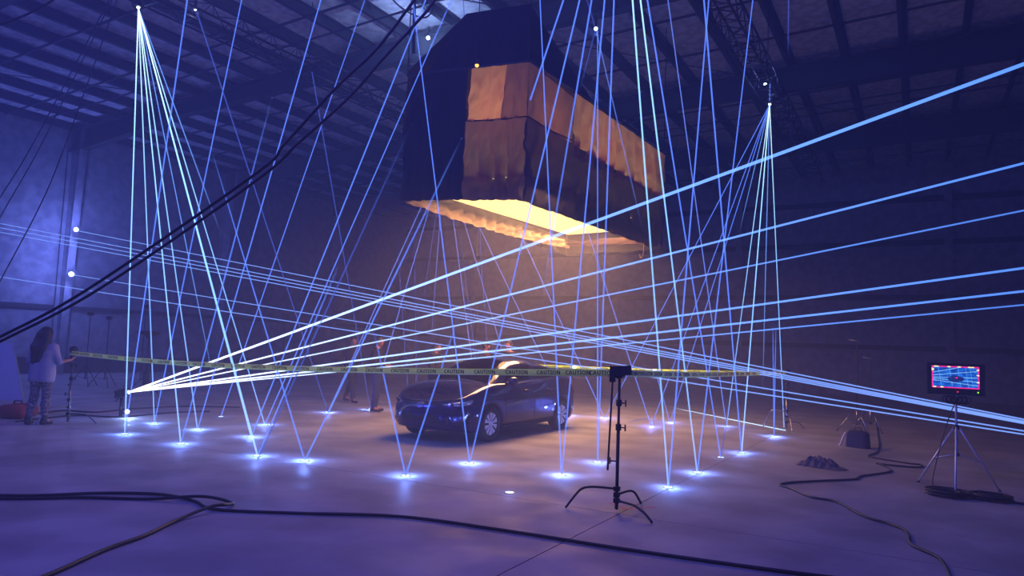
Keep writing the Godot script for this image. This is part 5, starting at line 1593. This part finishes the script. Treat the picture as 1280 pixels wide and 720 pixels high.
const FLOOR_CABLE := [Vector3(0.210, 0.016, -6.380), Vector3(0.198, 0.016, -6.713), Vector3(0.167, 0.016, -7.071), Vector3(0.115, 0.016, -7.312), Vector3(-0.068, 0.016, -7.606), Vector3(-0.097, 0.016, -7.961), Vector3(-0.141, 0.016, -8.225), Vector3(-0.288, 0.016, -8.432), Vector3(-0.521, 0.016, -8.639), Vector3(-0.852, 0.016, -9.269), Vector3(-1.134, 0.016, -9.375), Vector3(-1.436, 0.016, -9.805), Vector3(-1.580, 0.016, -9.953), Vector3(-1.517, 0.016, -10.184), Vector3(-1.206, 0.016, -10.635), Vector3(-0.800, 0.016, -11.138), Vector3(-0.725, 0.016, -11.524), Vector3(-0.413, 0.016, -12.226), Vector3(-0.404, 0.016, -12.601), Vector3(-0.529, 0.016, -12.978), Vector3(-0.603, 0.016, -13.116), Vector3(-0.441, 0.016, -13.057), Vector3(-0.030, 0.016, -13.129), Vector3(0.026, 0.016, -13.481), Vector3(-0.167, 0.016, -13.515), Vector3(-0.683, 0.016, -13.815), Vector3(-0.769, 0.016, -14.033), Vector3(-0.674, 0.016, -14.691), Vector3(-0.696, 0.016, -16.114), Vector3(-0.841, 0.016, -18.737), Vector3(-1.044, 0.016, -22.402)]
const LEFT_CABLES := [[Vector3(-15.403, 0.016, -6.944), Vector3(-15.192, 0.016, -7.684), Vector3(-15.440, 0.016, -8.425), Vector3(-14.784, 0.016, -8.710), Vector3(-14.974, 0.016, -9.609), Vector3(-14.821, 0.016, -10.775), Vector3(-13.935, 0.016, -11.621)], [Vector3(-14.044, 0.016, -6.848), Vector3(-14.341, 0.016, -7.543), Vector3(-14.397, 0.016, -8.170), Vector3(-13.690, 0.016, -8.549), Vector3(-13.805, 0.016, -9.667), Vector3(-13.578, 0.016, -10.515)]]
const OVERHEAD := [
	["left of the two thick black cables slung across the upper left of the picture", [Vector3(-8.252, 0.875, -2.288), Vector3(-7.430, 1.191, -2.729), Vector3(-6.723, 1.603, -3.094), Vector3(-6.064, 2.040, -3.431), Vector3(-4.837, 3.052, -4.037), Vector3(-4.624, 3.309, -4.135), Vector3(-4.245, 3.795, -4.306), Vector3(-3.950, 4.130, -4.444), Vector3(-3.683, 4.530, -4.559), Vector3(-3.415, 4.971, -4.670)], 0.013, "thick black overhead cables"],
	["right of the two thick black cables slung across the upper left of the picture", [Vector3(-8.467, 0.795, -2.403), Vector3(-7.678, 1.133, -2.823), Vector3(-6.948, 1.559, -3.201), Vector3(-6.181, 2.056, -3.593), Vector3(-4.999, 3.035, -4.178), Vector3(-4.682, 3.368, -4.328), Vector3(-4.285, 3.793, -4.515), Vector3(-4.021, 4.144, -4.633), Vector3(-3.777, 4.453, -4.744), Vector3(-3.642, 4.646, -4.803), Vector3(-3.347, 5.158, -4.923)], 0.013, "thick black overhead cables"],
	["leftmost of three thin dark cables hanging in the upper left corner", [Vector3(-12.606, 8.155, -7.200), Vector3(-12.865, 7.533, -7.110), Vector3(-14.016, 5.042, -6.686), Vector3(-14.545, 4.045, -6.478), Vector3(-15.061, 3.107, -6.271)], 0.010, "thin dark hanging cables"],
	["middle of three thin dark cables hanging in the upper left corner", [Vector3(-12.832, 8.307, -7.403), Vector3(-13.124, 7.640, -7.299), Vector3(-14.197, 5.125, -6.922), Vector3(-14.884, 3.728, -6.660), Vector3(-15.414, 2.545, -6.469)], 0.010, "thin dark hanging cables"],
	["rightmost of three thin dark cables hanging in the upper left corner", [Vector3(-12.581, 8.156, -7.214), Vector3(-12.661, 7.717, -7.210), Vector3(-13.496, 5.064, -6.982), Vector3(-13.912, 3.926, -6.852), Vector3(-14.559, 2.518, -6.614), Vector3(-15.076, 1.362, -6.427)], 0.010, "thin dark hanging cables"],
	["short black cable crossing the very top left corner", [Vector3(-10.579, 5.279, -4.007), Vector3(-10.050, 5.493, -4.290), Vector3(-9.698, 5.669, -4.475), Vector3(-9.468, 5.830, -4.592), Vector3(-9.079, 6.148, -4.785)], 0.014, ""],
]
